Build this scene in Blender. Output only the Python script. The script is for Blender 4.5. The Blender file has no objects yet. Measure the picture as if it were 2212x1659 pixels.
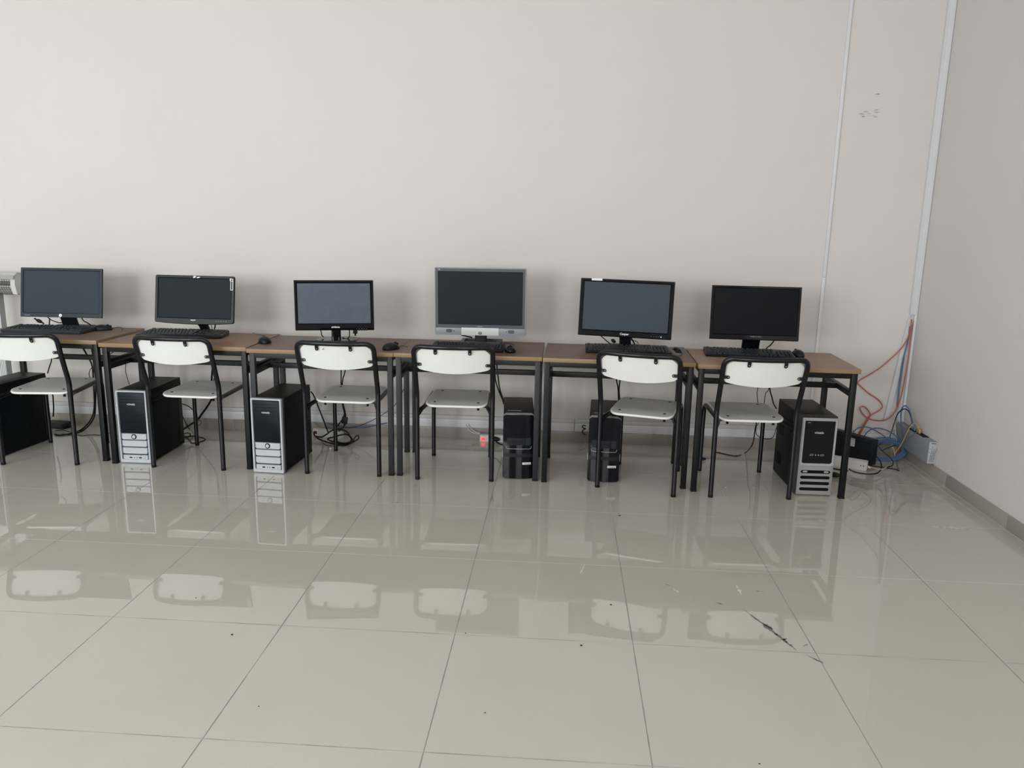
import bpy, bmesh, math, random
from mathutils import Vector, Matrix
C = bpy.context.scene.collection
D = bpy.data
PI = math.pi
random.seed(7)

# ------------------------------------------------------------------ materials
def mat(name, col, rough=0.5, metal=0.0, spec=0.5, coat=0.0, emit=None, noise=0.0, nscale=40, bump=0.0, bscale=200, ior=1.5):
    m = D.materials.new(name); m.use_nodes = True
    nt = m.node_tree; b = nt.nodes['Principled BSDF']
    b.inputs['Base Color'].default_value = (*col, 1); b.inputs['Roughness'].default_value = rough
    b.inputs['Metallic'].default_value = metal; b.inputs['Specular IOR Level'].default_value = spec
    b.inputs['IOR'].default_value = ior
    b.inputs['Coat Weight'].default_value = coat; b.inputs['Coat Roughness'].default_value = 0.05
    if emit:
        b.inputs['Emission Color'].default_value = (*emit[:3], 1); b.inputs['Emission Strength'].default_value = emit[3]
    tc = None
    if noise or bump:
        tc = nt.nodes.new('ShaderNodeTexCoord')
    if noise:
        n = nt.nodes.new('ShaderNodeTexNoise'); n.inputs['Scale'].default_value = nscale; n.inputs['Detail'].default_value = 5
        nt.links.new(tc.outputs['Object'], n.inputs['Vector'])
        mx = nt.nodes.new('ShaderNodeMix'); mx.data_type = 'RGBA'
        mx.inputs[6].default_value = (*[c*(1-noise) for c in col], 1); mx.inputs[7].default_value = (*[min(1, c*(1+noise)) for c in col], 1)
        nt.links.new(n.outputs['Fac'], mx.inputs[0]); nt.links.new(mx.outputs[2], b.inputs['Base Color'])
    if bump:
        n2 = nt.nodes.new('ShaderNodeTexNoise'); n2.inputs['Scale'].default_value = bscale; n2.inputs['Detail'].default_value = 4
        nt.links.new(tc.outputs['Object'], n2.inputs['Vector'])
        bp = nt.nodes.new('ShaderNodeBump'); bp.inputs['Strength'].default_value = bump; bp.inputs['Distance'].default_value = 0.002
        nt.links.new(n2.outputs['Fac'], bp.inputs['Height']); nt.links.new(bp.outputs['Normal'], b.inputs['Normal'])
    return m

M = {}
M['wall'] = mat('wall_paint', (0.735, 0.708, 0.685), 0.75, spec=0.25, noise=0.03, nscale=1.3, bump=0.25, bscale=90)
M['ceiling'] = mat('ceiling_paint', (0.80, 0.79, 0.77), 0.9)
M['skirt'] = mat('skirting_tile', (0.36, 0.33, 0.295), 0.35, noise=0.06, nscale=6)
M['grout'] = mat('grout', (0.55, 0.53, 0.49), 0.9)
M['pvc'] = mat('white_plastic_duct', (0.76, 0.785, 0.81), 0.35)
M['pvc_lip'] = mat('white_plastic_duct_lip', (0.68, 0.685, 0.68), 0.4)
M['frame_black'] = mat('black_painted_steel', (0.006, 0.0075, 0.009), 0.4, spec=0.25, noise=0.35, nscale=60, bump=0.06, bscale=150)
M['frame_grey'] = mat('worn_grey_painted_steel', (0.020, 0.022, 0.026), 0.42, spec=0.3, noise=0.5, nscale=90, bump=0.1, bscale=180)
M['chair_tube'] = mat('chair_black_tube', (0.005, 0.006, 0.009), 0.24, spec=0.4)
M['rubber'] = mat('black_rubber', (0.008, 0.008, 0.009), 0.7, spec=0.2)
M['back_white'] = mat('white_plastic_backrest', (0.84, 0.86, 0.85), 0.38, noise=0.03, nscale=14, bump=0.08, bscale=300)
M['seat_grey'] = mat('grey_laminate_seat', (0.52, 0.54, 0.54), 0.36, noise=0.05, nscale=8)
M['seat_edge'] = mat('pale_seat_edge', (0.86, 0.86, 0.83), 0.22)
M['seat_under'] = mat('brown_seat_underside', (0.12, 0.085, 0.06), 0.6)
M['screw'] = mat('dull_steel_screw', (0.30, 0.30, 0.31), 0.35, metal=0.8)
M['plastic_black'] = mat('satin_black_plastic', (0.007, 0.009, 0.012), 0.4, spec=0.3)
M['plastic_gloss'] = mat('glossy_black_plastic', (0.003, 0.004, 0.006), 0.06, spec=0.32)
M['plastic_dark'] = mat('matte_dark_grey_plastic', (0.016, 0.019, 0.023), 0.5, spec=0.25)
M['plastic_slate'] = mat('slate_grey_plastic', (0.035, 0.043, 0.053), 0.5, spec=0.25)
M['bezel_grey'] = mat('grey_monitor_bezel', (0.085, 0.098, 0.112), 0.45, spec=0.3)
M['bezel_silver'] = mat('silver_grey_monitor_trim', (0.27, 0.295, 0.325), 0.4, spec=0.4)
M['case_black'] = mat('black_tower_sheet_metal', (0.004, 0.0055, 0.0075), 0.5, spec=0.14, bump=0.08, bscale=500)
M['case_top'] = mat('black_tower_top_sheet', (0.017, 0.018, 0.018), 0.45, spec=0.3, bump=0.08, bscale=500)
M['bezel_side'] = mat('grey_tower_bezel_side', (0.055, 0.057, 0.056), 0.5, spec=0.3)
M['silver'] = mat('silver_tower_front', (0.43, 0.45, 0.48), 0.32, metal=0.2, spec=0.4)
M['silver_dull'] = mat('dull_silver_tower_front', (0.42, 0.425, 0.435), 0.36, metal=0.25)
M['bay_black'] = mat('black_drive_bay_panel', (0.007, 0.010, 0.014), 0.42, spec=0.2)
M['hole'] = mat('dark_recess', (0.004, 0.005, 0.007), 0.6, spec=0.15)
M['white_ink'] = mat('white_lettering', (0.85, 0.86, 0.86), 0.5)
M['grey_ink'] = mat('grey_lettering', (0.34, 0.36, 0.38), 0.5)
M['black_ink'] = mat('black_lettering', (0.02, 0.02, 0.02), 0.5)
M['paper'] = mat('white_paper_label', (0.82, 0.82, 0.80), 0.6)
M['ribbed'] = mat('white_ribbed_plastic', (0.74, 0.77, 0.77), 0.35)
M['mouse_grey'] = mat('grey_mouse_shell', (0.15, 0.15, 0.145), 0.35)
M['strip_white'] = mat('white_power_strip_plastic', (0.74, 0.74, 0.72), 0.4)
M['red_lit'] = mat('lit_red_switch', (0.6, 0.02, 0.02), 0.3, emit=(1.0, 0.03, 0.025, 2.6))
M['red_dark'] = mat('dark_red_switch', (0.22, 0.02, 0.02), 0.3)
M['blue_led'] = mat('blue_power_light', (0.1, 0.25, 0.9), 0.3, emit=(0.22, 0.42, 1.0, 2.6))
M['box_grey'] = mat('grey_network_enclosure', (0.30, 0.315, 0.335), 0.45, metal=0.1)
M['box_end'] = mat('pale_grey_enclosure_end', (0.47, 0.49, 0.52), 0.45)
M['heater_silver'] = mat('polished_heater_metal', (0.66, 0.67, 0.68), 0.22, metal=0.75)
M['heater_post'] = mat('grey_heater_post', (0.40, 0.41, 0.41), 0.4, metal=0.3)
M['heater_wire'] = mat('heater_grille_wire', (0.10, 0.10, 0.10), 0.3, metal=0.6)
M['cable_black'] = mat('black_cable_sheath', (0.005, 0.0055, 0.008), 0.45, spec=0.3)
M['cable_dark'] = mat('dark_grey_cable_sheath', (0.03, 0.032, 0.04), 0.5)
M['cable_navy'] = mat('navy_cable_sheath', (0.018, 0.024, 0.05), 0.45)
M['cable_blue'] = mat('blue_network_cable_sheath', (0.085, 0.165, 0.31), 0.5, spec=0.3)
M['cable_orange'] = mat('orange_network_cable_sheath', (0.50, 0.135, 0.085), 0.5, spec=0.3)
M['cable_yellow'] = mat('yellow_network_cable_sheath', (0.50, 0.36, 0.14), 0.5)
M['cable_white'] = mat('white_cable_sheath', (0.58, 0.56, 0.52), 0.5)
M['cable_cream'] = mat('cream_cable_sheath', (0.48, 0.45, 0.38), 0.5)
M['cable_grey'] = mat('grey_cable_sheath', (0.22, 0.21, 0.20), 0.5)
M['plug_blue'] = mat('dark_blue_video_plug', (0.010, 0.020, 0.055), 0.45, spec=0.3)
M['plug_clear'] = mat('translucent_network_plug', (0.16, 0.26, 0.31), 0.2)
M['plug_yellow'] = mat('yellow_network_plug', (0.55, 0.36, 0.12), 0.35)
M['scuff'] = mat('dark_floor_scuff', (0.19, 0.187, 0.18), 0.6)
M['scuff_white'] = mat('pale_floor_scuff', (0.72, 0.70, 0.66), 0.7)
M['scuff_wall'] = mat('grey_wall_scuff', (0.46, 0.43, 0.40), 0.8)
M['window_frame'] = mat('white_window_frame', (0.75, 0.75, 0.75), 0.4)

def screen_mat(name, col, rough, smudge=0.0):
    m = mat(name, col, rough, spec=0.12)
    if smudge:
        nt = m.node_tree; b = nt.nodes['Principled BSDF']
        tc = nt.nodes.new('ShaderNodeTexCoord'); n = nt.nodes.new('ShaderNodeTexNoise'); n.inputs['Scale'].default_value = 7; n.inputs['Detail'].default_value = 4
        n.inputs['Distortion'].default_value = 1.2
        nt.links.new(tc.outputs['Object'], n.inputs['Vector'])
        mr = nt.nodes.new('ShaderNodeMapRange'); mr.inputs[1].default_value = 0.35; mr.inputs[2].default_value = 0.7
        mr.inputs[3].default_value = rough-smudge; mr.inputs[4].default_value = rough+smudge
        nt.links.new(n.outputs['Fac'], mr.inputs[0]); nt.links.new(mr.outputs[0], b.inputs['Roughness'])
        mx = nt.nodes.new('ShaderNodeMix'); mx.data_type = 'RGBA'; mx.inputs[6].default_value = (*[c*.82 for c in col], 1); mx.inputs[7].default_value = (*[c*1.2 for c in col], 1)
        n3 = nt.nodes.new('ShaderNodeTexNoise'); n3.inputs['Scale'].default_value = 9; n3.inputs['Detail'].default_value = 6; n3.inputs['Distortion'].default_value = 2.0
        nt.links.new(tc.outputs['Object'], n3.inputs['Vector']); nt.links.new(n3.outputs['Fac'], mx.inputs[0]); nt.links.new(mx.outputs[2], b.inputs['Base Color'])
    return m
M['tower_gloss'] = mat('glossy_black_tower_front', (0.004, 0.005, 0.008), 0.11, spec=0.2)
M['plug_dark'] = mat('dark_teal_video_plug', (0.006, 0.013, 0.022), 0.45, spec=0.3)
M['screen_matte'] = screen_mat('dark_matte_screen', (0.042, 0.056, 0.072), 0.5)
M['screen_mid'] = screen_mat('dark_screen', (0.015, 0.022, 0.030), 0.5)
M['screen_dusty'] = screen_mat('dusty_grey_screen', (0.100, 0.127, 0.163), 0.42, 0.08)
M['screen_pale'] = screen_mat('pale_dark_screen', (0.050, 0.068, 0.090), 0.46)
M['screen_black'] = screen_mat('almost_black_screen', (0.005, 0.0062, 0.008), 0.5)

def wood_mat(name, a, b_):
    m = D.materials.new(name); m.use_nodes = True; nt = m.node_tree; b = nt.nodes['Principled BSDF']
    tc = nt.nodes.new('ShaderNodeTexCoord'); mp = nt.nodes.new('ShaderNodeMapping'); mp.inputs['Scale'].default_value = (1.5, 22, 22)
    n = nt.nodes.new('ShaderNodeTexNoise'); n.inputs['Scale'].default_value = 3; n.inputs['Detail'].default_value = 6; n.inputs['Distortion'].default_value = 0.6
    nt.links.new(tc.outputs['Object'], mp.inputs['Vector']); nt.links.new(mp.outputs[0], n.inputs['Vector'])
    mx = nt.nodes.new('ShaderNodeMix'); mx.data_type = 'RGBA'; mx.inputs[6].default_value = (*a, 1); mx.inputs[7].default_value = (*b_, 1)
    nt.links.new(n.outputs['Fac'], mx.inputs[0]); nt.links.new(mx.outputs[2], b.inputs['Base Color'])
    b.inputs['Roughness'].default_value = 0.4; b.inputs['Specular IOR Level'].default_value = 0.4
    return m
M['top_red'] = wood_mat('reddish_brown_desk_laminate', (0.200, 0.118, 0.078), (0.255, 0.156, 0.107))
M['top_light'] = wood_mat('light_reddish_desk_laminate', (0.265, 0.162, 0.112), (0.325, 0.208, 0.148))
M['top_brown'] = wood_mat('brown_desk_laminate', (0.150, 0.098, 0.072), (0.20, 0.136, 0.102))
M['top_dark'] = wood_mat('dark_brown_desk_laminate', (0.125, 0.074, 0.051), (0.172, 0.108, 0.078))
M['wood_edge'] = wood_mat('raw_wood_desk_edge', (0.22, 0.15, 0.075), (0.34, 0.235, 0.125))

def floor_mat():
    m = D.materials.new('polished_floor_tile'); m.use_nodes = True; nt = m.node_tree; b = nt.nodes['Principled BSDF']
    L = nt.links.new
    tc = nt.nodes.new('ShaderNodeTexCoord'); sp = nt.nodes.new('ShaderNodeSeparateXYZ'); L(tc.outputs['Object'], sp.inputs[0])
    def math_(op, a, bb=None, c=None):
        n = nt.nodes.new('ShaderNodeMath'); n.operation = op
        for i, v in enumerate((a, bb, c)):
            if v is None: continue
            if isinstance(v, (int, float)): n.inputs[i].default_value = v
            else: L(v, n.inputs[i])
        return n.outputs[0]
    def noise(scale, detail=3):
        n = nt.nodes.new('ShaderNodeTexNoise'); n.inputs['Scale'].default_value = scale; n.inputs['Detail'].default_value = detail
        L(tc.outputs['Object'], n.inputs['Vector']); return n.outputs['Fac']
    def mapr(v, a, b2, c=0.0, d=1.0):
        n = nt.nodes.new('ShaderNodeMapRange'); n.interpolation_type = 'SMOOTHSTEP'
        for i, q in enumerate((a, b2, c, d)): n.inputs[i+1].default_value = q
        L(v, n.inputs[0]); return n.outputs[0]
    def mix(f, a, bb):
        n = nt.nodes.new('ShaderNodeMix'); n.data_type = 'RGBA'
        if isinstance(f, (int, float)): n.inputs[0].default_value = f
        else: L(f, n.inputs[0])
        for i, v in ((6, a), (7, bb)):
            if isinstance(v, tuple): n.inputs[i].default_value = (*v, 1)
            else: L(v, n.inputs[i])
        return n.outputs[2]
    px = math_('PINGPONG', math_('ADD', sp.outputs[0], 60.0), 0.3); py = math_('PINGPONG', math_('ADD', sp.outputs[1], 60.0), 0.3)
    lw = mapr(noise(9), 0.3, 0.7, 0.0012, 0.0023)
    lx = math_('LESS_THAN', px, lw); ly = math_('LESS_THAN', py, math_('MULTIPLY', lw, 0.85))
    grout = math_('MAXIMUM', lx, ly)
    dark, light = (0.22, 0.22, 0.225), (0.62, 0.60, 0.55)
    # traffic dirt: the grout is grimy where people walk and clean beside the desks
    gy = mapr(sp.outputs[1], 0.75, 1.25); gx = math_('MULTIPLY', mapr(sp.outputs[1], 1.5, 2.1), mapr(sp.outputs[0], 1.0, 2.0))
    gl = mix(ly, mix(gx, dark, light), mix(gy, mix(mapr(noise(5), 0.4, 0.6, 0, 0.5), dark, light), light))
    tile = mix(mapr(noise(1.7, 4), 0.3, 0.7), (0.545, 0.525, 0.468), (0.575, 0.555, 0.498))
    tile = mix(mapr(noise(160, 2), 0.35, 0.75, 0, 0.5), tile, (0.525, 0.505, 0.448))
    dust_tint = math_('MULTIPLY', math_('MULTIPLY', mapr(sp.outputs[0], 2.7, 3.2), mapr(sp.outputs[1], 1.7, 2.3)), mapr(noise(11, 7), 0.42, 0.66, 0.18, 0.55))  # dust mottling plus a broad brown tint darkening the corner tiles
    tile = mix(dust_tint, tile, (0.34, 0.31, 0.27))
    col = mix(math_('MULTIPLY', grout, 0.85), tile, gl)
    L(col, b.inputs['Base Color'])
    rg = mapr(noise(3.2, 6), 0.35, 0.75, 0.004, 0.016)
    L(math_('MAXIMUM', rg, math_('MULTIPLY', grout, 0.7)), b.inputs['Roughness'])
    b.inputs['IOR'].default_value = 1.7; b.inputs['Specular IOR Level'].default_value = 0.5
    return m
M['floor'] = floor_mat()

# ------------------------------------------------------------------ mesh builder
class MB:
    def __init__(s): s.bm = bmesh.new()
    def loft(s, loops, close=True, cap0=True, cap1=True, ring=False, mi=0):
        vs = [[s.bm.verts.new(p) for p in lp] for lp in loops]
        n = len(vs[0]); f = []
        pairs = list(zip(vs, vs[1:])) + ([(vs[-1], vs[0])] if ring else [])
        for a, b in pairs:
            for i in range(n if close else n-1):
                j = (i+1) % n
                try: f.append(s.bm.faces.new((a[i], a[j], b[j], b[i])))
                except ValueError: pass
        if not ring and close:
            if cap0: f.append(s.bm.faces.new(vs[0]))
            if cap1: f.append(s.bm.faces.new(vs[-1]))
        for q in f: q.material_index = mi
        return f
    def box(s, x0, x1, y0, y1, z0, z1, bev=0.0, mi=0, seg=2):
        before = set(s.bm.verts)
        r = bmesh.ops.create_cube(s.bm, size=1.0)
        for v in r['verts']:
            v.co = Vector(((x0+x1)/2+v.co.x*(x1-x0), (y0+y1)/2+v.co.y*(y1-y0), (z0+z1)/2+v.co.z*(z1-z0)))
        fs = {f for v in r['verts'] for f in v.link_faces}
        for f in fs: f.material_index = mi
        if bev > 0:
            es = list({e for v in r['verts'] for e in v.link_edges})
            bmesh.ops.bevel(s.bm, geom=es, offset=bev, segments=seg, affect='EDGES', profile=0.5, material=-1, clamp_overlap=True)
        return fs
    def prism(s, pts, y0, y1, mi=0, inset=0.0, chd=0.0):
        """pts: (x,z) outline; extruded from y0 (front) to y1; optional chamfered front edge"""
        if inset:
            cx = sum(p[0] for p in pts)/len(pts); cz = sum(p[1] for p in pts)/len(pts)
            xs = [p[0] for p in pts]; zs = [p[1] for p in pts]; w = (max(xs)-min(xs))/2; h = (max(zs)-min(zs))/2
            mx, mz = (max(xs)+min(xs))/2, (max(zs)+min(zs))/2
            fr = [(mx+(p[0]-mx)*(1-inset/w), mz+(p[1]-mz)*(1-inset/h)) for p in pts]
            return s.loft([[(x, y0, z) for x, z in fr], [(x, y0+chd, z) for x, z in pts], [(x, y1, z) for x, z in pts]], mi=mi)
        return s.loft([[(x, y0, z) for x, z in pts], [(x, y1, z) for x, z in pts]], mi=mi)
    def ring(s, outer, inner, y0, y1, bev=0.0, yin=None, mi=0):
        """frame between two outlines of the same length; front at y0, back at y1; inner lip goes back to yin"""
        yin = y1 if yin is None else yin
        cx = sum(p[0] for p in outer)/len(outer); cz = sum(p[1] for p in outer)/len(outer)
        def toward(p, q, d):
            v = Vector((q[0]-p[0], q[1]-p[1])); l = max(v.length, 1e-6); v = v/l*min(d, l*0.45); return (p[0]+v.x, p[1]+v.y)
        of = [toward(p, q, bev) for p, q in zip(outer, inner)]; inf = [toward(q, p, bev) for p, q in zip(outer, inner)]
        lps = [[(x, y1, z) for x, z in outer], [(x, y0+bev, z) for x, z in outer], [(x, y0, z) for x, z in of],
               [(x, y0, z) for x, z in inf], [(x, y0+bev, z) for x, z in inner], [(x, yin, z) for x, z in inner]]
        return s.loft(lps, ring=True, mi=mi)
    def tube(s, pts, r, seg=10, closed=False, mi=0, ry=None):
        pts = [Vector(p) for p in pts]; n = len(pts); loops = []
        t0 = (pts[1]-pts[0]).normalized()
        ref = Vector((0, 0, 1)) if abs(t0.z) < 0.9 else Vector((0, 1, 0))
        u = t0.cross(ref).normalized()
        for i in range(n):
            if closed: t = (pts[(i+1) % n]-pts[i-1]).normalized()
            elif i == 0: t = t0
            elif i == n-1: t = (pts[-1]-pts[-2]).normalized()
            else: t = (pts[i+1]-pts[i-1]).normalized()
            u = (u-t*u.dot(t)); u = u.normalized() if u.length > 1e-6 else t.orthogonal().normalized()
            v = t.cross(u); rr = r(i/(n-1)) if callable(r) else r
            loops.append([pts[i]+(u*math.cos(a)+v*math.sin(a))*rr for a in [2*PI*k/seg for k in range(seg)]])
        return s.loft(loops, ring=closed, mi=mi)
    def cyl(s, p, q, r, seg=16, mi=0): return s.tube([p, q], r, seg, mi=mi)
    def ball(s, c, rx, ry, rz, seg=16, rings=10, mi=0, zmin=None):
        r = bmesh.ops.create_uvsphere(s.bm, u_segments=seg, v_segments=rings, radius=1.0)
        for v in r['verts']:
            v.co = Vector((c[0]+v.co.x*rx, c[1]+v.co.y*ry, c[2]+v.co.z*rz))
            if zmin is not None and v.co.z < zmin: v.co.z = zmin
        for f in {f for v in r['verts'] for f in v.link_faces}: f.material_index = mi
        return r['verts']
    def bar(s, p, q, w, h, bev=0.0, mi=0):
        """square bar along x, y or z between p and q"""
        p, q = Vector(p), Vector(q); d = q-p
        ax = max(range(3), key=lambda i: abs(d[i]))
        lo = [min(p[i], q[i]) for i in range(3)]; hi = [max(p[i], q[i]) for i in range(3)]
        o = [i for i in range(3) if i != ax]
        for i, s_ in zip(o, (w, h)): lo[i] -= s_/2; hi[i] += s_/2
        s.box(lo[0], hi[0], lo[1], hi[1], lo[2], hi[2], bev, mi)
    def build(s, name, mats, parent=None, Mx=None, smooth=True, ang=0.7):
        if Mx is not None: bmesh.ops.transform(s.bm, matrix=Mx, verts=s.bm.verts[:])
        bmesh.ops.recalc_face_normals(s.bm, faces=s.bm.faces[:])
        me = D.meshes.new(name); s.bm.to_mesh(me); s.bm.free()
        for m in (mats if isinstance(mats, (list, tuple)) else [mats]): me.materials.append(M[m] if isinstance(m, str) else m)
        if smooth:
            me.shade_smooth(); me.set_sharp_from_angle(angle=ang)
        o = D.objects.new(name, me); C.objects.link(o)
        if parent is not None: o.parent = parent
        return o

def rr(w, h, r, cx=0.0, cz=0.0, n=5):
    """rounded rectangle outline (x,z); r is one radius or four (bottom left, bottom right, top right, top left)"""
    r = (r,)*4 if isinstance(r, (int, float)) else r
    out = []
    for k, (sx, sz, a0) in enumerate(((-1, -1, PI), (1, -1, 1.5*PI), (1, 1, 0), (-1, 1, 0.5*PI))):
        q = max(r[k], 1e-4)
        for i in range(n+1):
            a = a0+PI/2*i/n
            out.append((cx+sx*(w/2-q)+q*math.cos(a), cz+sz*(h/2-q)+q*math.sin(a)))
    return out

def spline(pts, sub=5, closed=False):
    P = [Vector(p) for p in pts]; n = len(P); out = []
    for i in range(n if closed else n-1):
        p1, p2 = P[i], P[(i+1) % n]
        p0 = P[i-1] if (i > 0 or closed) else p1*2-p2
        p3 = P[(i+2) % n] if (i+2 < n or closed) else p2*2-p1
        for k in range(sub):
            t = k/sub
            out.append(0.5*((2*p1)+(p2-p0)*t+(2*p0-5*p1+4*p2-p3)*t*t+(3*p1-p0-3*p2+p3)*t**3))
    if not closed: out.append(P[-1])
    return out

def arc_path(pts, rad, n=6):
    """polyline with rounded corners"""
    P = [Vector(p) for p in pts]; out = [P[0]]
    for i in range(1, len(P)-1):
        a, b, c = P[i-1], P[i], P[i+1]
        r = rad[i-1] if isinstance(rad, (list, tuple)) else rad
        d = min(r, (a-b).length*0.49, (c-b).length*0.49)
        s, e = b+(a-b).normalized()*d, b+(c-b).normalized()*d
        for k in range(n+1):
            t = k/n; out.append(s*(1-t)**2+b*2*t*(1-t)+e*t*t)
    out.append(P[-1]); return out

def text_part(txt, width, m, parent, loc, name='logo', Mx=None, height=None, depth=0.0004, shear=0.0, bold=0.014):
    cu = D.curves.new('txt', 'FONT'); cu.body = txt; cu.size = 1.0; cu.extrude = 0.0; cu.align_x = 'CENTER'; cu.align_y = 'CENTER'; cu.shear = shear; cu.offset = bold
    to = D.objects.new('txt', cu); C.objects.link(to)
    bpy.context.view_layer.update()
    dg = bpy.context.evaluated_depsgraph_get()
    me = D.meshes.new_from_object(to.evaluated_get(dg))
    D.objects.remove(to); D.curves.remove(cu)
    xs = [v.co.x for v in me.vertices]; ys = [v.co.y for v in me.vertices]
    w, h = max(xs)-min(xs), max(ys)-min(ys); mx, my = (max(xs)+min(xs))/2, (max(ys)+min(ys))/2
    k = width/w; kz = k if height is None else height/h
    for v in me.vertices:
        p = Vector((loc[0]+(v.co.x-mx)*k, loc[1]-depth, loc[2]+(v.co.y-my)*kz))
        v.co = Mx @ p if Mx is not None else p
    me.name = name; me.materials.clear(); me.materials.append(M[m])
    o = D.objects.new(name, me); C.objects.link(o); o.parent = parent
    return o

# ------------------------------------------------------------------ things
def tag(o, label=None, cat=None, group=None, kind=None):
    if label: o['label'] = label
    if cat: o['category'] = cat
    if group: o['group'] = group
    if kind: o['kind'] = kind
    return o
def thing(name, label, cat, loc=(0, 0, 0), rz=0.0, group=None):
    o = D.objects.new(name, None); C.objects.link(o); o.empty_display_size = 0.1
    o.location = loc; o.rotation_euler = (0, 0, rz)
    return tag(o, label, cat, group)
def copy_tree(o, parent=None):
    c = o.copy(); C.objects.link(c)
    if parent is not None: c.parent = parent
    for ch in list(o.children): copy_tree(ch, c)
    return c
def dup(o, label, loc, rz):
    c = copy_tree(o); c['label'] = label; c.location = loc; c.rotation_euler = (0, 0, rz); return c
def struct(name, mb, m, parent=None, **k):
    o = mb.build(name, m, parent, **k)
    if parent is None: o['kind'] = 'structure'
    return o
# ------------------------------------------------------------------ the room
XL, XR, YB, YF, H = -5.2, 3.653, 3.025, -4.2, 3.15
def poly_patch(mb, pts, z, mi):
    f = mb.bm.faces.new([mb.bm.verts.new((p[0], p[1], z)) for p in pts]); f.material_index = mi

mb = MB(); mb.box(XL, XR, YF, YB, -0.12, 0.0)
def streak(a, b, w0, w1, mi, seed, n=9, z=0.0006):
    """a ragged scuff on the floor from a to b"""
    w0 *= 1.7; w1 *= 1.7
    rnd = random.Random(seed); a, b = Vector((*a, 0)), Vector((*b, 0)); d = b-a; nrm = Vector((-d.y, d.x, 0)).normalized()
    up, dn = [], []
    for i in range(n+1):
        t = i/n; p = a+d*t; w = (w0+(w1-w0)*t)*math.sin(PI*min(1, max(0.06, t*0.94+0.03)))*rnd.choice((.35, .6, 1, 1))
        up.append(p+nrm*w*rnd.uniform(0.3, 1.0)); dn.append(p-nrm*w*rnd.uniform(0.3, 1.0))
    for i in range(n):
        if rnd.random() < 0.24: continue
        poly_patch(mb, [up[i], dn[i].lerp(up[i], rnd.uniform(0, .3)), dn[i+1].lerp(up[i+1], rnd.uniform(0, .5)), up[i+1].lerp(dn[i+1], rnd.uniform(0, .3))], z, mi)
streak((2.225, 0.885), (2.345, 0.60), 0.004, 0.012, 1, 3, 22)
streak((2.262, 0.80), (2.30, 0.735), 0.006, 0.014, 1, 5, 9)
streak((2.295, 0.72), (2.335, 0.635), 0.008, 0.016, 1, 8, 14)
streak((2.125, 0.925), (2.165, 0.905), 0.003, 0.005, 1, 6, 6)
streak((2.035, 0.955), (2.06, 0.945), 0.004, 0.006, 1, 9, 4)
streak((1.958, 1.065), (1.985, 1.035), 0.002, 0.003, 1, 12, 5)
streak((2.30, 1.03), (2.335, 1.03), 0.004, 0.009, 1, 13, 5)
streak((2.365, 0.585), (2.42, 0.525), 0.007, 0.002, 1, 14, 8)
streak((2.37, 0.64), (2.395, 0.655), 0.004, 0.004, 1, 15, 5)
streak((2.24, 1.075), (2.245, 0.99), 0.012, 0.006, 2, 16, 7)
streak((1.99, 1.02), (2.005, 0.99), 0.005, 0.006, 2, 17, 4)
streak((1.63, 1.10), (1.66, 1.22), 0.005, 0.002, 2, 18, 9)
streak((3.24, 1.80), (3.50, 1.77), 0.010, 0.012, 2, 19, 16)
streak((0.70, 1.955), (0.735, 1.96), 0.004, 0.006, 1, 20, 5)
streak((0.71, 1.80), (0.76, 1.82), 0.004, 0.007, 1, 21, 6)
streak((0.76, 2.05), (0.80, 2.08), 0.002, 0.004, 1, 22, 5)
streak((1.20, 1.96), (1.225, 1.85), 0.004, 0.002, 1, 23, 8)
floor = struct('floor', mb, ['floor', 'scuff', 'scuff_white'], smooth=False)

mb = MB(); mb.box(XL-0.2, XR+0.2, YB, YB+0.2, -0.1, H)
def wall_mark(mb, c, w, h, seed, axis, n=7):
    rnd = random.Random(seed)
    for i in range(n):
        u, v = c[0]+rnd.uniform(-w, w)/2, c[1]+rnd.uniform(-h, h)/2; du, dv = rnd.uniform(.006, .022), rnd.uniform(.0012, .004)
        q = [(u-du, v-dv*.3), (u, v-dv), (u+du, v+dv*.2), (u, v+dv)]
        if axis == 'y': pts = [(a, YB-0.0005, b) for a, b in q]
        else: pts = [(XR-0.0005, a, b) for a, b in q]
        f = mb.bm.faces.new([mb.bm.verts.new(p) for p in pts]); f.material_index = 1
wall_mark(mb, (3.25, 2.02), 0.10, 0.05, 4, 'y', 12)
wall_mark(mb, (3.28, 2.12), 0.05, 0.01, 5, 'y', 2)
struct('wall_back', mb, ['wall', 'scuff_wall'], smooth=False)
mb = MB(); mb.box(XR, XR+0.2, YF, YB, -0.1, H)
wall_mark(mb, (2.36, 0.12), 0.10, 0.05, 7, 'x', 3)
struct('wall_right', mb, ['wall', 'scuff_wall'], smooth=False)
mb = MB(); mb.box(XL-0.2, XL, YF, YB, -0.1, H); struct('wall_left', mb, 'wall', smooth=False)
mb = MB(); mb.box(XL-0.2, XR+0.2, YF-0.2, YB+0.2, H, H+0.15); struct('ceiling', mb, 'ceiling', smooth=False)
WINS = [(-4.9, -2.8), (-2.3, -0.5), (1.3, 2.9)]; WZ = (0.95, 2.65)
mb = MB(); xs = [XL-0.2]+[v for w in WINS for v in w]+[XR+0.2]
for a, b in zip(xs[0::2], xs[1::2]): mb.box(a, b, YF-0.2, YF, -0.1, H)
for a, b in WINS:
    mb.box(a, b, YF-0.2, YF, -0.1, WZ[0]); mb.box(a, b, YF-0.2, YF, WZ[1], H)
struct('wall_front', mb, 'wall', smooth=False)
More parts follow.
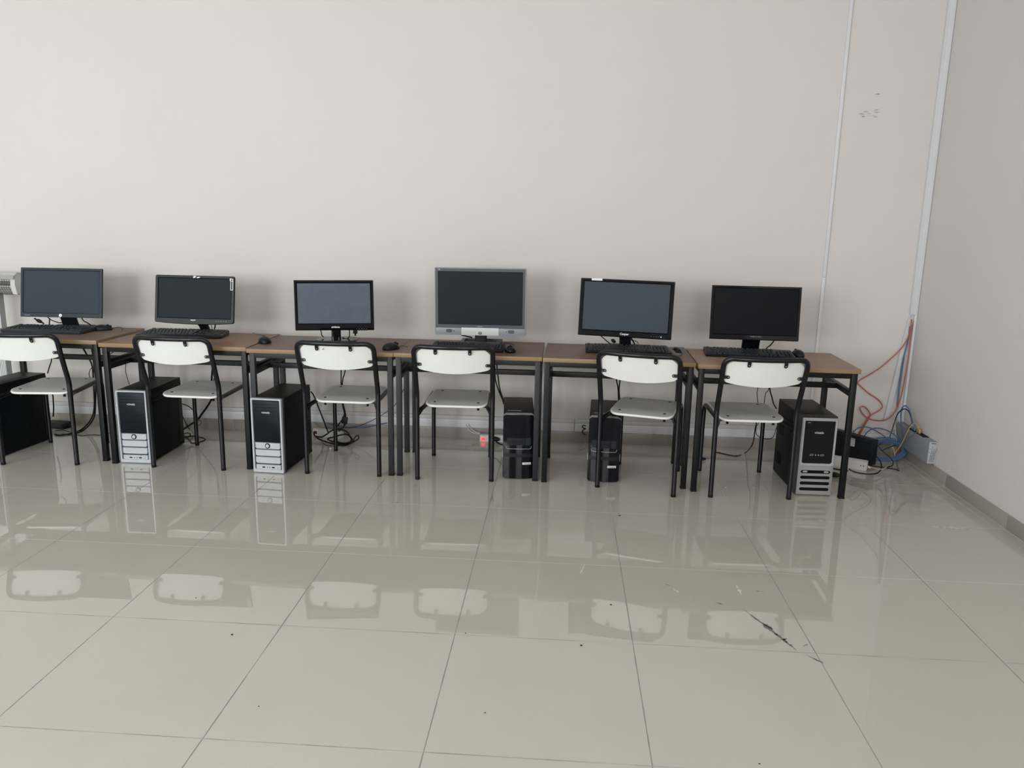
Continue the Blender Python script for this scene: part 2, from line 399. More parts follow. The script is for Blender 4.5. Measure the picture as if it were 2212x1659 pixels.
for i, (a, b) in enumerate(WINS):
    mb = MB(); o = rr(b-a, WZ[1]-WZ[0], 0.002, (a+b)/2, (WZ[0]+WZ[1])/2, 1); q = rr(b-a-.12, WZ[1]-WZ[0]-.12, 0.002, (a+b)/2, (WZ[0]+WZ[1])/2, 1)
    mb.ring(o, q, YF-0.10, YF-0.04); mb.box((a+b)/2-.03, (a+b)/2+.03, YF-.10, YF-.04, WZ[0]+.05, WZ[1]-.05)
    struct('window_%d' % (i+1), mb, 'window_frame')

# skirting tiles
mb = MB(); x = XL; k = math.ceil(XL/0.6)
edges = [XL]+[i*0.6 for i in range(k, 7)]+[XR]
for a, b in zip(edges, edges[1:]): mb.box(a+.001, b-.001, YB-0.010, YB, 0, 0.071, 0.001)
mb.box(XL, XR, YB-0.0092, YB, 0, 0.0705, mi=1)
struct('baseboard_back', mb, ['skirt', 'grout'])
mb = MB(); edges = [YF]+[j*0.6 for j in range(-9, 6)]+[YB-0.01]
for a, b in zip(edges, edges[1:]): mb.box(XR-0.010, XR, a+.001, b-.001, 0, 0.071, 0.001)
mb.box(XR-0.0092, XR, YF, YB-0.01, 0, 0.0705, mi=1); mb.box(XR-0.0135, XR-0.009, YF, YB-0.01, -0.001, 0.0012, mi=1)
struct('baseboard_right', mb, ['skirt', 'grout'])

# plastic cable ducts on the back wall
t = thing('cable_duct', 'long white plastic cable duct running along the back wall above the skirting', 'cable duct', (0, YB-.0008, 0.074))
for a, b in ((XL+.02, -2.3), (-2.3, -0.35), (-0.35, 1.628), (1.63, 3.35), (3.352, XR-.012)):
    mb = MB(); mb.box(a, b-.001, -.034, 0, .003, .054, .002); mb.box(a, b-.001, -.027, 0, .054, .076, .003, mi=1)
    mb.build('duct_cover', ['pvc', 'pvc_lip'], t)
t = thing('cable_duct', 'thin white cable duct rising straight up the wall behind the rightmost desk', 'cable duct', (3.088, YB, 0.15))
mb = MB(); mb.box(-.009, .009, -.011, 0, 0, 0.93, .0015); mb.build('duct_cover', 'pvc', t)
mb = MB(); mb.box(-.009, .009, -.011, 0, 0.932, H-.151, .0015); mb.build('duct_cover', 'pvc', t)
t = thing('cable_duct', 'wide white cable duct rising in the room corner, open at its lower end', 'cable duct', (3.63, YB, 0.21))
mb = MB(); mb.box(-.021, .021, -.024, 0, .66, H-.211, .002); mb.box(-.021, -.012, -.027, -.024, .66, H-.211, .001); mb.build('duct_cover', 'pvc', t)
mb = MB(); mb.box(-.021, .021, -.003, 0, 0, .66); mb.box(-.021, -.018, -.020, -.003, 0, .66); mb.box(.006, .021, -.022, -.003, 0, .66, .001)
mb.build('duct_channel', 'pvc', t)
mb = MB(); mb.box(-.015, .015, -.014, -.004, 0, .63, .0015); mb.box(-.015, -.009, -.017, -.014, 0, .63)
o = mb.build('duct_lid', 'pvc'); tag(o, 'loose white duct lid hanging slanted out of the corner duct', 'duct lid'); o.location = (3.548, YB-.002, .218); o.rotation_euler = (0, math.radians(6.6), 0)
# ------------------------------------------------------------------ desks
def desk(cx, yf, yaw, zt, wb, topm, fm, label, legs=None):
    """cx: middle; yf: front face of the front legs; zt: top height; wb: board width"""
    t = thing('school_desk', label, 'desk', (cx, yf, 0), math.radians(yaw), 'school desks in a row along the back wall')
    hl = wb/2-0.022 if legs is None else legs
    s, th, dp = 0.028, 0.022, 0.47
    zb = zt-th
    mb = MB(); fs = mb.box(-wb/2, wb/2, -0.018, 0.487, zb, zt, 0.0015)
    for f in mb.bm.faces:
        if abs(f.normal.z) < 0.6 or f.calc_center_median().z < zb+.001: f.material_index = 1
    mb.bm.normal_update()
    for f in mb.bm.faces: f.material_index = 0 if f.normal.z > 0.9 else 1
    mb.build('tabletop', [topm, 'wood_edge'], t)
    for sx in (-1, 1):
        for y in (s/2, dp-s/2):
            mb = MB(); mb.box(sx*hl-s/2, sx*hl+s/2, y-s/2, y+s/2, 0.008, zb-0.0005, 0.002); lg = mb.build('leg', fm, t)
            mb = MB(); mb.box(sx*hl-s/2-.001, sx*hl+s/2+.001, y-s/2-.001, y+s/2+.001, 0, 0.012, 0.002); mb.build('foot_cap', 'rubber', lg)
        mb = MB(); mb.box(sx*hl-.011, sx*hl+.011, s, dp-s, zb-.029, zb-.0005, .002); mb.build('top_rail', fm, t)
        mb = MB(); mb.box(sx*hl-.013, sx*hl+.013, s, dp-s, 0.538, 0.566, .002); mb.build('side_rail', fm, t)
    for y in (s/2, dp-s/2):
        mb = MB(); mb.box(-hl+s/2, hl-s/2, y-s/2+.001, y+s/2-.001, zb-.029, zb-.0005, .002); mb.build('top_rail', fm, t)
    mb = MB(); mb.box(-hl+.013, hl-.013, 0.222, 0.250, 0.538, 0.566, .002); mb.build('stretcher', fm, t)
    return t
desk(-1.406, 2.272, 0.0, .694, .80, 'top_brown', 'frame_black', 'leftmost brown topped desk with black steel legs, standing slightly proud of its neighbour')
desk(-0.563, 2.232, -0.5, .688, .822, 'top_red', 'frame_black', 'reddish brown desk, second from left, with a silver fronted tower at its left leg')
desk(0.2515, 2.213, 0.3, .684, .79, 'top_dark', 'frame_grey', 'brown desk with worn grey legs, third from left, under the glossy monitor')
desk(1.040, 2.220, 0.0, .684, .784, 'top_dark', 'frame_grey', 'dark brown desk with worn grey legs under the grey framed monitor')
desk(1.829, 2.197, -1.4, .684, .784, 'top_dark', 'frame_black', 'black legged dark brown desk, second from right, under the bright lettered monitor')
desk(2.6245, 2.141, -1.4, .684, .798, 'top_light', 'frame_black', 'rightmost reddish brown desk with black legs, its right end free by the room corner')

# ------------------------------------------------------------------ chair
def make_chair(label):
    t = thing('classroom_chair', label, 'chair', group='white backed classroom chairs')
    R = 0.0132
    lean = lambda z: -max(0, z-0.46)*0.335
    # back hoop with its two rear legs
    hoop = [(-.200, 0, .40), (-.2, 0, .47), (-.201, lean(.60), .60), (-.203, lean(.744), .744), (-.11, lean(.744)-.026, .744), (0, lean(.744)-.036, .744),
            (.11, lean(.744)-.026, .744), (.203, lean(.744), .744), (.201, lean(.60), .60), (.2, 0, .47), (.200, 0, .40)]
    path = arc_path(hoop, [.03, .06, .092, .05, .08, .05, .092, .06, .03], 7)
    mb = MB(); mb.tube(path, R, 12); mb.build('back_hoop', 'chair_tube', t)
    for sx in (-1, 1):
        mb = MB(); mb.tube([(sx*.2, 0, .401), (sx*.2, 0, .012)], R*.955, 12); lg = mb.build('leg', 'chair_tube', t)
        mb = MB(); mb.tube([(sx*.2, 0, .014), (sx*.2, 0, 0)], R*.965, 12); mb.build('foot_cap', 'rubber', lg)
        p = arc_path([(sx*.197, .004, .376), (sx*.168, .075, .389), (sx*.166, .437, .393), (sx*.168, .437, .25)], [.04, .045], 7)
        mb = MB(); mb.tube(p, R*.88, 12); mb.build('seat_rail', 'chair_tube', t)
        mb = MB(); mb.tube([(sx*.168, .437, .252), (sx*.168, .437, .012)], R*.88, 12); lg = mb.build('leg', 'chair_tube', t)
        mb = MB(); mb.tube([(sx*.168, .437, .014), (sx*.168, .437, 0)], R*.89, 12); mb.build('foot_cap', 'rubber', lg)
        mb = MB(); mb.loft([[(sx*.192+dx, .006, .35), (sx*.192+dx, .006, .378), (sx*.170+dx, .055, .382)] for dx in (-.002, .002)]); mb.build('gusset', 'chair_tube', t)
    for y in (.10, .40):
        mb = MB(); mb.tube([(-.166, y, .389), (.166, y, .389)], .008, 8); mb.build('cross_rail', 'chair_tube', t)
    # backrest panel: curved sheet tucked inside the hoop
    nx, nz = 28, 10
    def P(i, j, off):
        x = -.192+.384*i/nx; a = abs(x)/.192
        q = max(0, abs(x)-.111); tt = 1-math.sqrt(max(0, (.092-q)/.092)); zt = .738-.092*tt*tt; zb = .598+.021*(x/.192)**2+.010*max(0, (a-.9)/.1)**2
        z = zb+(zt-zb)*j/nz; y = lean(z)+.013-.036*(1-(x/.2)**2)
        return (x, y+off, z)
    mb = MB(); bm = mb.bm
    g = [[[bm.verts.new(P(i, j, off)) for j in range(nz+1)] for i in range(nx+1)] for off in (-.0045, .0045)]
    for s in (0, 1):
        for i in range(nx):
            for j in range(nz): bm.faces.new((g[s][i][j], g[s][i+1][j], g[s][i+1][j+1], g[s][i][j+1]))
    rim = [(i, 0) for i in range(nx)]+[(nx, j) for j in range(nz)]+[(i, nz) for i in range(nx, 0, -1)]+[(0, j) for j in range(nz, 0, -1)]
    for a, b in zip(rim, rim[1:]+rim[:1]): bm.faces.new((g[0][a[0]][a[1]], g[0][b[0]][b[1]], g[1][b[0]][b[1]], g[1][a[0]][a[1]]))
    bk = mb.build('backrest', 'back_white', t, ang=0.9)
    for sx in (-1, 1):
        # upper bracket hanging from the hoop, lower bracket reaching in from the upright
        y = lean(.72)-.036*(1-(.088/.2)**2)+.006; mb = MB()
        mb.loft([[(sx*.088+px, y-.001+dy+(zz-.71)*-.3, zz) for px, zz in rr(.017, .036, (.008, .008, .001, .001), 0, .722)] for dy in (-.004, 0)])
        b = mb.build('bracket', 'chair_tube', t)
        mb = MB(); mb.ball((sx*.088, y-.0045, .7135), .0042, .003, .0042, 10, 6); mb.build('screw', 'screw', b)
        y = lean(.645)-.036*(1-(.176/.2)**2)+.006; mb = MB()
        mb.loft([[(sx*.182+px*sx, y+dy, zz) for px, zz in rr(.036, .016, (.008, .001, .001, .008), 0, .645)] for dy in (-.004, 0)])
        b = mb.build('bracket', 'chair_tube', t)
        mb = MB(); mb.ball((sx*.171, y-.0045, .645), .0042, .003, .0042, 10, 6); mb.build('screw', 'screw', b)
    # seat: thin pressed sheet with rounded corners, pale front lip
    n = 7; out = []
    corner = [(-.170, .052, .055), (.170, .052, .055), (.160, .418, .035), (-.160, .418, .035)]
    pl = arc_path([Vector((0, .052, 0))]+[Vector((a, b, 0)) for a, b, r in (corner[1], corner[2], corner[3], corner[0])]+[Vector((0, .0521, 0))], [.06, .04, .04, .06], n)[:-1]
    def zs(p): return .412-.012*max(0, (.14-p.y)/.09)**2 - .006*math.exp(-((p.y-.25)/.08)**2)
    prof = [(0.010, -.0135), (.0025, -.012), (0, -.0062), (.0025, -.0012), (.009, 0)]
    cen = Vector((0, .235, 0)); mb = MB(); loops = []
    for ins, dz in prof:
        lp = []
        for p in pl:
            d = (cen-p); q = p+d.normalized()*ins; lp.append((q.x, q.y, zs(p)+dz))
        loops.append(lp)
    for k in range(1, 6):   # inward rings of the top
        lp = []
        for p in pl:
            q = p+(cen-p)*(k/6); lp.append((q.x, q.y, zs(q)))
        loops.append(lp)
    mb.loft(loops, cap0=True, cap1=True)
    mb.bm.normal_update()
    nring = len(pl)
    for i, f in enumerate(list(mb.bm.faces)):
        k = i//nring
        f.material_index = 2 if (k == 0 or i == nring*(len(loops)-1)) else (1 if k <= 3 else 0)
    se = mb.build('seat', ['seat_grey', 'seat_edge', 'seat_under'], t, ang=1.2)
    for sx in (-1, 1):
        for y, w in ((.098, .118), (.372, .108)):
            mb = MB(); z = zs(Vector((0, y, 0))); mb.cyl((sx*w, y, z-.002), (sx*w, y, z+.0010), .0075, 10); mb.build('bolt_head', 'hole', se)
            mb = MB(); mb.cyl((sx*w, y, z-.012), (sx*w, y, z-.042), .0066, 10); mb.build('bolt_nut', 'rubber', se)
    return t
CH = [(-1.341, 2.170, 6.6, 'white backed black chair cut by the left edge of the photo'),
      (-0.5075, 2.2025, -1.0, 'white backed black chair in front of the second desk from left'),
      (0.3625, 2.2005, 0.0, 'white backed black chair, third from left, with a dark nick on its backrest'),
      (0.9765, 2.1855, 2.0, 'white backed black tube chair in front of the grey framed monitor'),
      (1.937, 2.1145, -15.0, 'white backed black chair turned askew, second from right'),
      (2.5225, 2.0885, 1.9, 'rightmost white backed black chair, in front of the desk at the room corner')]
ch0 = make_chair(CH[0][3])
for i, (x, y, a, lab) in enumerate(CH):
    c = ch0 if i == 0 else dup(ch0, lab, (x, y, 0), math.radians(a))
    c.location = (x, y, 0); c.rotation_euler = (0, 0, math.radians(a))
    if i == 2:   # the dark nick on this chair's backrest
        mb = MB(); mb.loft([[(-.056, -.121, .712), (-.049, -.123, .719), (-.0475, -.123, .718), (-.054, -.121, .710)], [(-.056, -.118, .712), (-.049, -.12, .719), (-.0475, -.12, .718), (-.054, -.118, .710)]])
        mb.build('nick', 'hole', [q for q in c.children if q.name.startswith('backrest')][0])
# ------------------------------------------------------------------ monitors
def monitor(name, label, X, Y, yaw, zd, zb, w, h, tilt, bl, bt, bb, bez, scr, thick=.045, r=.008, bev=.002, curve=0.0, roll=0.0, recess=.003):
    """panel front middle at X,Y; zd: desk height; zb: bottom edge; bl/bt/bb: side, top, bottom bezel widths"""
    t = thing(name, label, 'monitor', (X, Y, zd), math.radians(yaw))
    Mx = Matrix.Translation((0, 0, zb-zd)) @ Matrix.Rotation(math.radians(-tilt), 4, 'X') @ Matrix.Translation((0, 0, h/2)) @ Matrix.Rotation(math.radians(-roll), 4, 'Y') @ Matrix.Translation((0, 0, -h/2))
    ow = rr(w, h, r, 0, h/2, 6); iw = rr(w-2*bl, h-bt-bb, .001, 0, bb+(h-bt-bb)/2, 6)
    if curve:
        ow = [(x, z-curve*(1-(x/(w/2))**2) if z < h*.2 else z) for x, z in ow]
        k = [i for i, (x, z) in enumerate(ow)]
        ow2 = []; iw2 = []
        for i in k:     # extra points along the bowed bottom edge
            ow2.append(ow[i]); iw2.append(iw[i])
            if i == 6:
                for q in range(1, 12):
                    f = q/12; x = ow[6][0]+(ow[7][0]-ow[6][0])*f; zz = ow[6][1]
                    ow2.append((x, -curve*(1-(x/(w/2))**2))); iw2.append((iw[6][0]+(iw[7][0]-iw[6][0])*f, iw[6][1]))
        ow, iw = ow2, iw2
    mb = MB(); mb.ring(ow, iw, 0, .012, bev, yin=recess+.001); bz = mb.build('bezel', bez, t, Mx)
    mb = MB(); mb.prism(iw, recess, .010); sc_ = mb.build('screen', scr, t, Mx)
    mb = MB(); mb.ring(iw, rr(2*max(p[0] for p in iw)-.004, max(p[1] for p in iw)-min(p[1] for p in iw)-.004, .001, 0, (max(p[1] for p in iw)+min(p[1] for p in iw))/2, 6) if not curve else [(x*.99, zz+(.002 if zz < h/2 else -.002)) for x, zz in iw], recess-.0006, recess+.002); mb.build('screen_edge_shade', 'hole', sc_, Mx)  # dark ring: the shadow inside the bezel put in as colour
    mb = MB(); sw, sh = w-.012, h-.012
    mb.loft([[(x, .0115, z) for x, z in rr(sw, sh, r, 0, h/2)], [(x, .022, z) for x, z in rr(sw, sh, r, 0, h/2)], [(x, thick, z) for x, z in rr(sw*.72, sh*.70, .02, 0, h/2)]])
    mb.build('back_cover', 'plastic_black', t, Mx)
    return t, Mx, bz
def neck(t, w0, w1, y, d, z1, m='plastic_black', ribs=0, tilt=0.0, r=.006):
    mb = MB(); mb.loft([[(x*w0/.1, y+dy*d/.1+ (0 if k == 0 else tilt), z) for x, dy in rr(.1, .1, .02, 0, 0, 3)] for k, z in ((0, .006), (1, z1))])
    nk = mb.build('stand_neck', m, t)
    if ribs:
        mb = MB()
        for i in range(ribs):
            x = (-.5+(i+.5)/ribs)*w0*.8; mb.box(x-w0*.28/ribs, x+w0*.28/ribs, y-d/2-.001, y-d/2+.002, .02, z1)
        mb.build('rib', 'plastic_slate', nk)
    return nk
def base(t, pts, m, h=.012, label=None):
    mb = MB(); cx = sum(p[0] for p in pts)/len(pts); cy = sum(p[1] for p in pts)/len(pts)
    sc = lambda f: [(cx+(x-cx)*f, cy+(y-cy)*f) for x, y in pts]
    mb.loft([[(x, y, 0) for x, y in pts], [(x, y, h*.6) for x, y in pts], [(x, y, h) for x, y in sc(.97)]])
    return mb.build('stand_base', m, t)
def dots(name, m, parent, Mx, pts, rx, rz, y=-.0006):
    for x, z in pts:
        mb = MB(); mb.prism([(x+rx*math.cos(a), z+rz*math.sin(a)) for a in [2*PI*k/10 for k in range(10)]], y, .001); mb.build(name, m, parent, Mx)

# 1: slim matte monitor with round white emblem
t, Mx, bz = monitor('monitor', 'matte dark grey monitor with a round white emblem, leftmost on the desks', -1.422, 2.595, 0.8, .694, .769, .494, .290, 10.3, .0145, .014, .024, 'plastic_slate', 'screen_matte', r=.003, bev=.0015, roll=.2)
neck(t, .095, .086, .095, .022, .10, 'plastic_black', tilt=-.035)
base(t, [(x, y+.105) for x, y in rr(.24, .13, .02)], 'plastic_black')
mb = MB(); mb.prism([(.0095*math.cos(a)-.003, .0115+.0095*math.sin(a)) for a in [2*PI*k/24 for k in range(24)]], -.0008, .001); e = mb.build('emblem', 'white_ink', t, Mx)
mb = MB()
for sx, hh in ((-.0062, .008), (-.0005, .0055)):   # small slanted strokes inside the round emblem
    mb.prism([(sx, .008), (sx+.0014, .008), (sx+.0014+hh*.35, .008+hh), (sx+hh*.35, .008+hh)], -.0011, -.0006)
mb.build('emblem_letters', 'grey_ink', e, Mx)
mb = MB(); mb.box(-.222, -.187, -.0005, .001, .009, .0115); mb.build('model_lettering', 'grey_ink', t, Mx)
mb = MB()
for i in range(5): mb.box(.105+i*.026, .125+i*.026, -.0004, .001, .004, .0055)
mb.build('buttons', 'plastic_dark', t, Mx)

# 2: bowed bottom edge, energy label, torn sticker
t, Mx, bz = monitor('monitor', 'black monitor with bowed lower edge and a white ladder shaped label at top right', -0.585, 2.533, 0.0, .688, .768, .468, .271, 10.6, .018, .016, .026, 'plastic_black', 'screen_mid', r=.010, bev=.003, curve=.010, roll=-.1)
neck(t, .052, .044, .150, .03, .115, 'plastic_black', ribs=2, tilt=-.075)
base(t, [(x, y+.172) for x, y in rr(.21, .10, .04)], 'plastic_gloss')
text_part('exper', .030, 'white_ink', t, (-.004, 0, .013), Mx=Mx, height=.0095, shear=.15)
dots('button', 'white_ink', t, Mx, [(.132+i*.0145, .0115) for i in range(5)], .0014, .0012)
mb = MB(); ox = .2185
mb.ring(rr(.016, .066, .003, ox, .224, 2), rr(.009, .058, .001, ox, .224, 2), -.0008, .001); lb = mb.build('energy_label', 'paper', t, Mx)
mb = MB(); mb.box(ox-.012, ox-.004, -.0008, .001, .244, .260); mb.box(ox-.005, ox+.005, -.0008, .001, .242, .246); mb.build('label_tab', 'paper', lb, Mx)
mb = MB()
for i in range(6): mb.box(ox-.003, ox+.003, -.0004, .001, .201+i*.0068, .2022+i*.0068)
mb.build('label_bars', 'grey_ink', lb, Mx)
mb = MB()
for q in ([(.002, .256), (.014, .258), (.022, .268), (.004, .268)], [(.022, .256), (.036, .257), (.045, .265), (.028, .264)]):
    mb.prism([(x-.012, z) for x, z in q], -.0006, .001)
mb.build('torn_sticker', 'paper', t, Mx)

# 3: glossy bevelled monitor, dusty screen
t, Mx, bz = monitor('monitor', 'glossy black monitor with a dusty grey screen, third from left', 0.252, 2.487, 9.2, .684, .753, .438, .281, 3.2, .0165, .016, .038, 'plastic_gloss', 'screen_dusty', r=.004, bev=.006, roll=.6)
neck(t, .052, .050, .07, .03, .085, 'plastic_gloss')
base(t, [(x, y+.07) for x, y in rr(.23, .17, .04)], 'plastic_gloss')
text_part('aidata', .047, 'white_ink', t, (.005, 0, .0195), Mx=Mx, height=.0105, bold=.02)
dots('button', 'grey_ink', t, Mx, [(.122+i*.0135, .0075) for i in range(5)], .0016, .0014)
mb = MB()
for i in range(5): mb.box(.119+i*.0135, .125+i*.0135, .003, .009, -.002, .0005)
mb.build('button_keys', 'plastic_black', t, Mx)

# 4: grey framed monitor with speakers
t, Mx, bz = monitor('monitor', 'grey framed monitor with speakers and a ribbed white strip, tallest of the six', 1.068, 2.553, -0.3, .684, .740, .511, .374, 0.5, .0175, .019, .058, 'bezel_grey', 'screen_mid', r=.004, bev=.001, roll=.4)
mb = MB(); mb.ring(rr(.515, .378, .005, 0, .187, 6), rr(.505, .368, .003, 0, .187, 6), -.002, .020, .001); mb.build('outer_trim', 'bezel_silver', t, Mx)
for sx in (-1, 1):
    mb = MB(); a, b = sorted((sx*.106, sx*.2525)); mb.box(a, b, -.003, .012, .002, .039, .001); sp = mb.build('speaker_panel', 'bezel_silver', t, Mx)
    mb = MB(); mb.prism(rr(.036, .019, .009, sx*.176, .022, 5), -.0038, .0); mb.build('speaker_grille', 'bezel_grey', sp, Mx)
    mb = MB(); mb.prism([(sx*.148+.003*math.cos(a), .021+.003*math.sin(a)) for a in [2*PI*k/10 for k in range(10)]], -.0038, 0); mb.build('speaker_port', 'plastic_dark', sp, Mx)
mb = MB(); mb.box(-.106, .106, -.003, .012, -.002, .041, .001); pn = mb.build('ribbed_strip', 'pvc_lip', t, Mx)
mb = MB()
for i in range(44):
    x = -.103+i*.0048; mb.box(x-.0015, x+.0015, -.0052, -.002, .001, .0375, .0006)
mb.build('ribs', 'ribbed', pn, Mx)
mb = MB(); mb.ring(rr(.0165, .0135, .002, 0, .0115, 3), rr(.009, .006, .001, 0, .0125, 3), -.0075, -.002, .0008); pb = mb.build('power_button', 'plastic_dark', pn, Mx)
mb = MB(); mb.prism(rr(.010, .007, .001, 0, .0125, 3), -.0062, -.003); mb.build('button_face', 'ribbed', pb, Mx)
text_part('escort', .029, 'grey_ink', t, (0, -.0005, .0485), Mx=Mx, height=.0085)
text_part('19"', .011, 'white_ink', t, (-.231, -.0005, .3645), Mx=Mx, height=.006)
neck(t, .067, .067, .055, .03, .06, 'plastic_dark')
mb = MB(); o = [(x, y+.06) for x, y in rr(.235, .19, .012, 0, 0, 4)]; q = [(x, y+.06) for x, y in rr(.185, .13, .006, 0, 0, 4)]
mb.loft([[(x, y, 0) for x, y in o], [(x, y, .014) for x, y in o], [(x, y, .018) for x, y in q], [(x, y, .008) for x, y in q]], cap1=False); bs = mb.build('stand_base', 'bezel_grey', t)
mb = MB(); mb.loft([[(x, y, .004) for x, y in q], [(x, y, .0085) for x, y in q]]); mb.build('base_well', 'plastic_dark', bs)

# 5: glossy bevelled monitor with blue light
t, Mx, bz = monitor('monitor', 'glossy black monitor with a white strip on its top edge and a small blue light', 1.873, 2.480, -8.3, .684, .760, .511, .315, 5.7, .021, .016, .033, 'plastic_gloss', 'screen_pale', r=.006, bev=.005, roll=-.6)
neck(t, .064, .056, .125, .03, .095, 'plastic_black', tilt=-.055)
base(t, [(x, y+.150) for x, y in rr(.22, .10, .04)], 'plastic_gloss')
text_part('Casper', .049, 'white_ink', t, (.002, -.0004, .017), Mx=Mx, height=.016)
dots('button', 'grey_ink', t, Mx, [(.148+i*.0135, .0135) for i in range(4)], .0012, .0012)
dots('power_light', 'blue_led', t, Mx, [(.2005, .0135)], .0028, .0028, -.001)
mb = MB(); mb.box(-.196, -.137, -.0012, .004, .3035, .3155); mb.build('white_strip', 'paper', t, Mx)

# 6: plain black monitor
t, Mx, bz = monitor('monitor', 'plain black monitor with a nearly black screen, rightmost on the desks', 2.574, 2.480, -1.6, .684, .765, .475, .292, 5.0, .016, .014, .030, 'plastic_gloss', 'screen_black', r=.002, bev=.004)
neck(t, .094, .088, .088, .028, .09, 'plastic_gloss', tilt=-.025)
base(t, [(x, y+.108) for x, y in rr(.20, .08, .02)], 'plastic_gloss')
text_part('VÖNSİS VF 185LD', .060, 'grey_ink', t, (.008, -.0006, .0195), Mx=Mx, height=.0055)

# ------------------------------------------------------------------ keyboards
def keyboard(label, X, Y, yaw, zd, w, d, m, km, r=.006, flare=0.0, hf=.014, hb=.026, lip=.012):
    t = thing('keyboard', label, 'keyboard', (X, Y, zd), math.radians(yaw), 'computer keyboards on the desks')
    def zt(y): return hf+(hb-hf)*(y+d/2)/d
    pts = rr(w, d, r, 0, 0, 4)
    fl = lambda x, y: x*(1+flare*max(0, -y)/d)
    mb = MB()
    mb.loft([[(fl(x, y)*.985, y*.97, .001) for x, y in pts], [(fl(x, y), y, .005) for x, y in pts], [(fl(x, y), y, zt(y)-.002) for x, y in pts], [(fl(x, y)*.992, y*.975, zt(y)) for x, y in pts]])
    mb.build('keyboard_body', m, t)
    u = (w-.022)/22.7; v = (d-lip-.012)/6.5; y0 = -d/2+lip
    def keys(nm, cells):
        mb = MB()
        if nm == 'function_keys': mb.box(-w/2+.012, -w/2+.011+15*u, -d/2+lip+5.55*v, -d/2+lip+6.2*v, zt(d/2-.02)-.006, zt(d/2-.02)-.0015)
        for cx, row, cw, chh in cells:
            x0 = -w/2+.011+cx*u; x1 = x0+cw*u; ya = y0+row*v; yb = ya+chh*v; z0 = [zt(ya)-.0015, zt(yb)-.0015]; g = .0011; ti = .0022
            mb.loft([[(x0+g, ya+g, z0[0]), (x1-g, ya+g, z0[0]), (x1-g, yb-g, z0[1]), (x0+g, yb-g, z0[1])],
                     [(x0+g+ti, ya+g+ti*.6, z0[0]+.0065), (x1-g-ti, ya+g+ti*.6, z0[0]+.0065), (x1-g-ti, yb-g-ti, z0[1]+.0065), (x0+g+ti, yb-g-ti, z0[1]+.0065)]], cap0=False)
        mb.build(nm, km, t, smooth=False)
    main = [(0, 4, 1, 1)]+[(i, 4, 1, 1) for i in range(1, 13)]+[(13, 4, 2, 1), (0, 3, 1.5, 1)]+[(1.5+i, 3, 1, 1) for i in range(12)]+[(13.5, 3, 1.5, 1), (0, 2, 1.75, 1)]
    main += [(1.75+i, 2, 1, 1) for i in range(11)]+[(12.75, 2, 2.25, 1), (0, 1, 1.25, 1)]+[(1.25+i, 1, 1, 1) for i in range(11)]+[(12.25, 1, 2.75, 1)]
    main += [(0, 0, 1.5, 1), (1.5, 0, 1, 1), (2.5, 0, 1.5, 1), (4, 0, 6, 1), (10, 0, 1.5, 1), (11.5, 0, 1, 1), (12.5, 0, 1, 1), (13.5, 0, 1.5, 1)]
    keys('letter_keys', main)
    keys('function_keys', [(0, 5.5, 1, .9)]+[(2+i+.5*(i//4), 5.5, 1, .9) for i in range(12)]); keys('system_keys', [(15.3+i, 5.5, 1, .9) for i in range(3)])
    keys('navigation_keys', [(15.3+i, r_, 1, 1) for i in range(3) for r_ in (3, 4)]); keys('arrow_keys', [(15.3+i, 0, 1, 1) for i in range(3)]+[(16.3, 1, 1, 1)])
    keys('number_keys', [(18.7+i, r_, 1, 1) for i in range(3) for r_ in (1, 2, 3, 4)]+[(18.7, 0, 2, 1), (20.7, 0, 1, 1), (21.7, 0, 1, 2), (21.7, 2, 1, 2), (21.7, 4, 1, 1)])
    return t
keyboard('wide flat dark grey keyboard in front of the leftmost monitor', -1.452, 2.527, 1.5, .694, .470, .175, 'plastic_slate', 'plastic_dark', .004, hf=.018, lip=.034)
keyboard('black keyboard with rounded flaring front, second from left', -0.655, 2.552, 2.0, .688, .470, .195, 'plastic_black', 'plastic_dark', .03, flare=.16, hf=.014, lip=.040)
keyboard('short black keyboard in front of the grey framed monitor', 1.020, 2.388, -2.0, .684, .400, .165, 'plastic_black', 'plastic_dark', .006, lip=.030)
keyboard('black keyboard with thin border, under the bright lettered monitor', 1.891, 2.470, 0.0, .684, .456, .180, 'plastic_black', 'plastic_dark', .006)
keyboard('black keyboard tilted slightly clockwise in front of the rightmost monitor', 2.545, 2.452, -5.2, .684, .468, .180, 'plastic_black', 'plastic_dark', .006)

# ------------------------------------------------------------------ mice
def mouse(label, X, Y, yaw, zd, L=.105, W=.062, Hh=.036, m='plastic_black', top=None, cable=None):
    t = thing('computer_mouse', label, 'mouse', (X, Y, zd), math.radians(yaw), 'computer mice on the desks')
    mb = MB(); vs = mb.ball((0, 0, .006), W/2, L/2, Hh-.006, 20, 14, zmin=0.0)
    for v in vs:
        f = v.co.y/(L/2); v.co.z *= 1-.22*max(0, f)**2-.05*f; v.co.x *= 1-.10*f*f+.04*(-f)
        if v.co.z < .001: v.co.x *= .96; v.co.y *= .97
    mb.build('mouse_shell', m, t)
    if top:
        mb = MB(); vs = mb.ball((0, -L*.03, .010), W*.43, L*.47, Hh-.005, 18, 12, zmin=0.014)
        mb.build('mouse_top', top, t)
    mb = MB(); mb.tube([(-.0035, L*.27, Hh*.80), (.0035, L*.27, Hh*.80)], .0075, 14); mb.build('scroll_wheel', 'rubber', t)
    mb = MB(); mb.box(-.0006, .0006, L*.1, L*.46, Hh*.45, Hh*.82); mb.build('button_seam', 'hole', t)
    if cable:
        mb = MB(); mb.tube(spline(cable, 5), .0017, 6); mb.build('mouse_cable', 'cable_black', t)
    return t
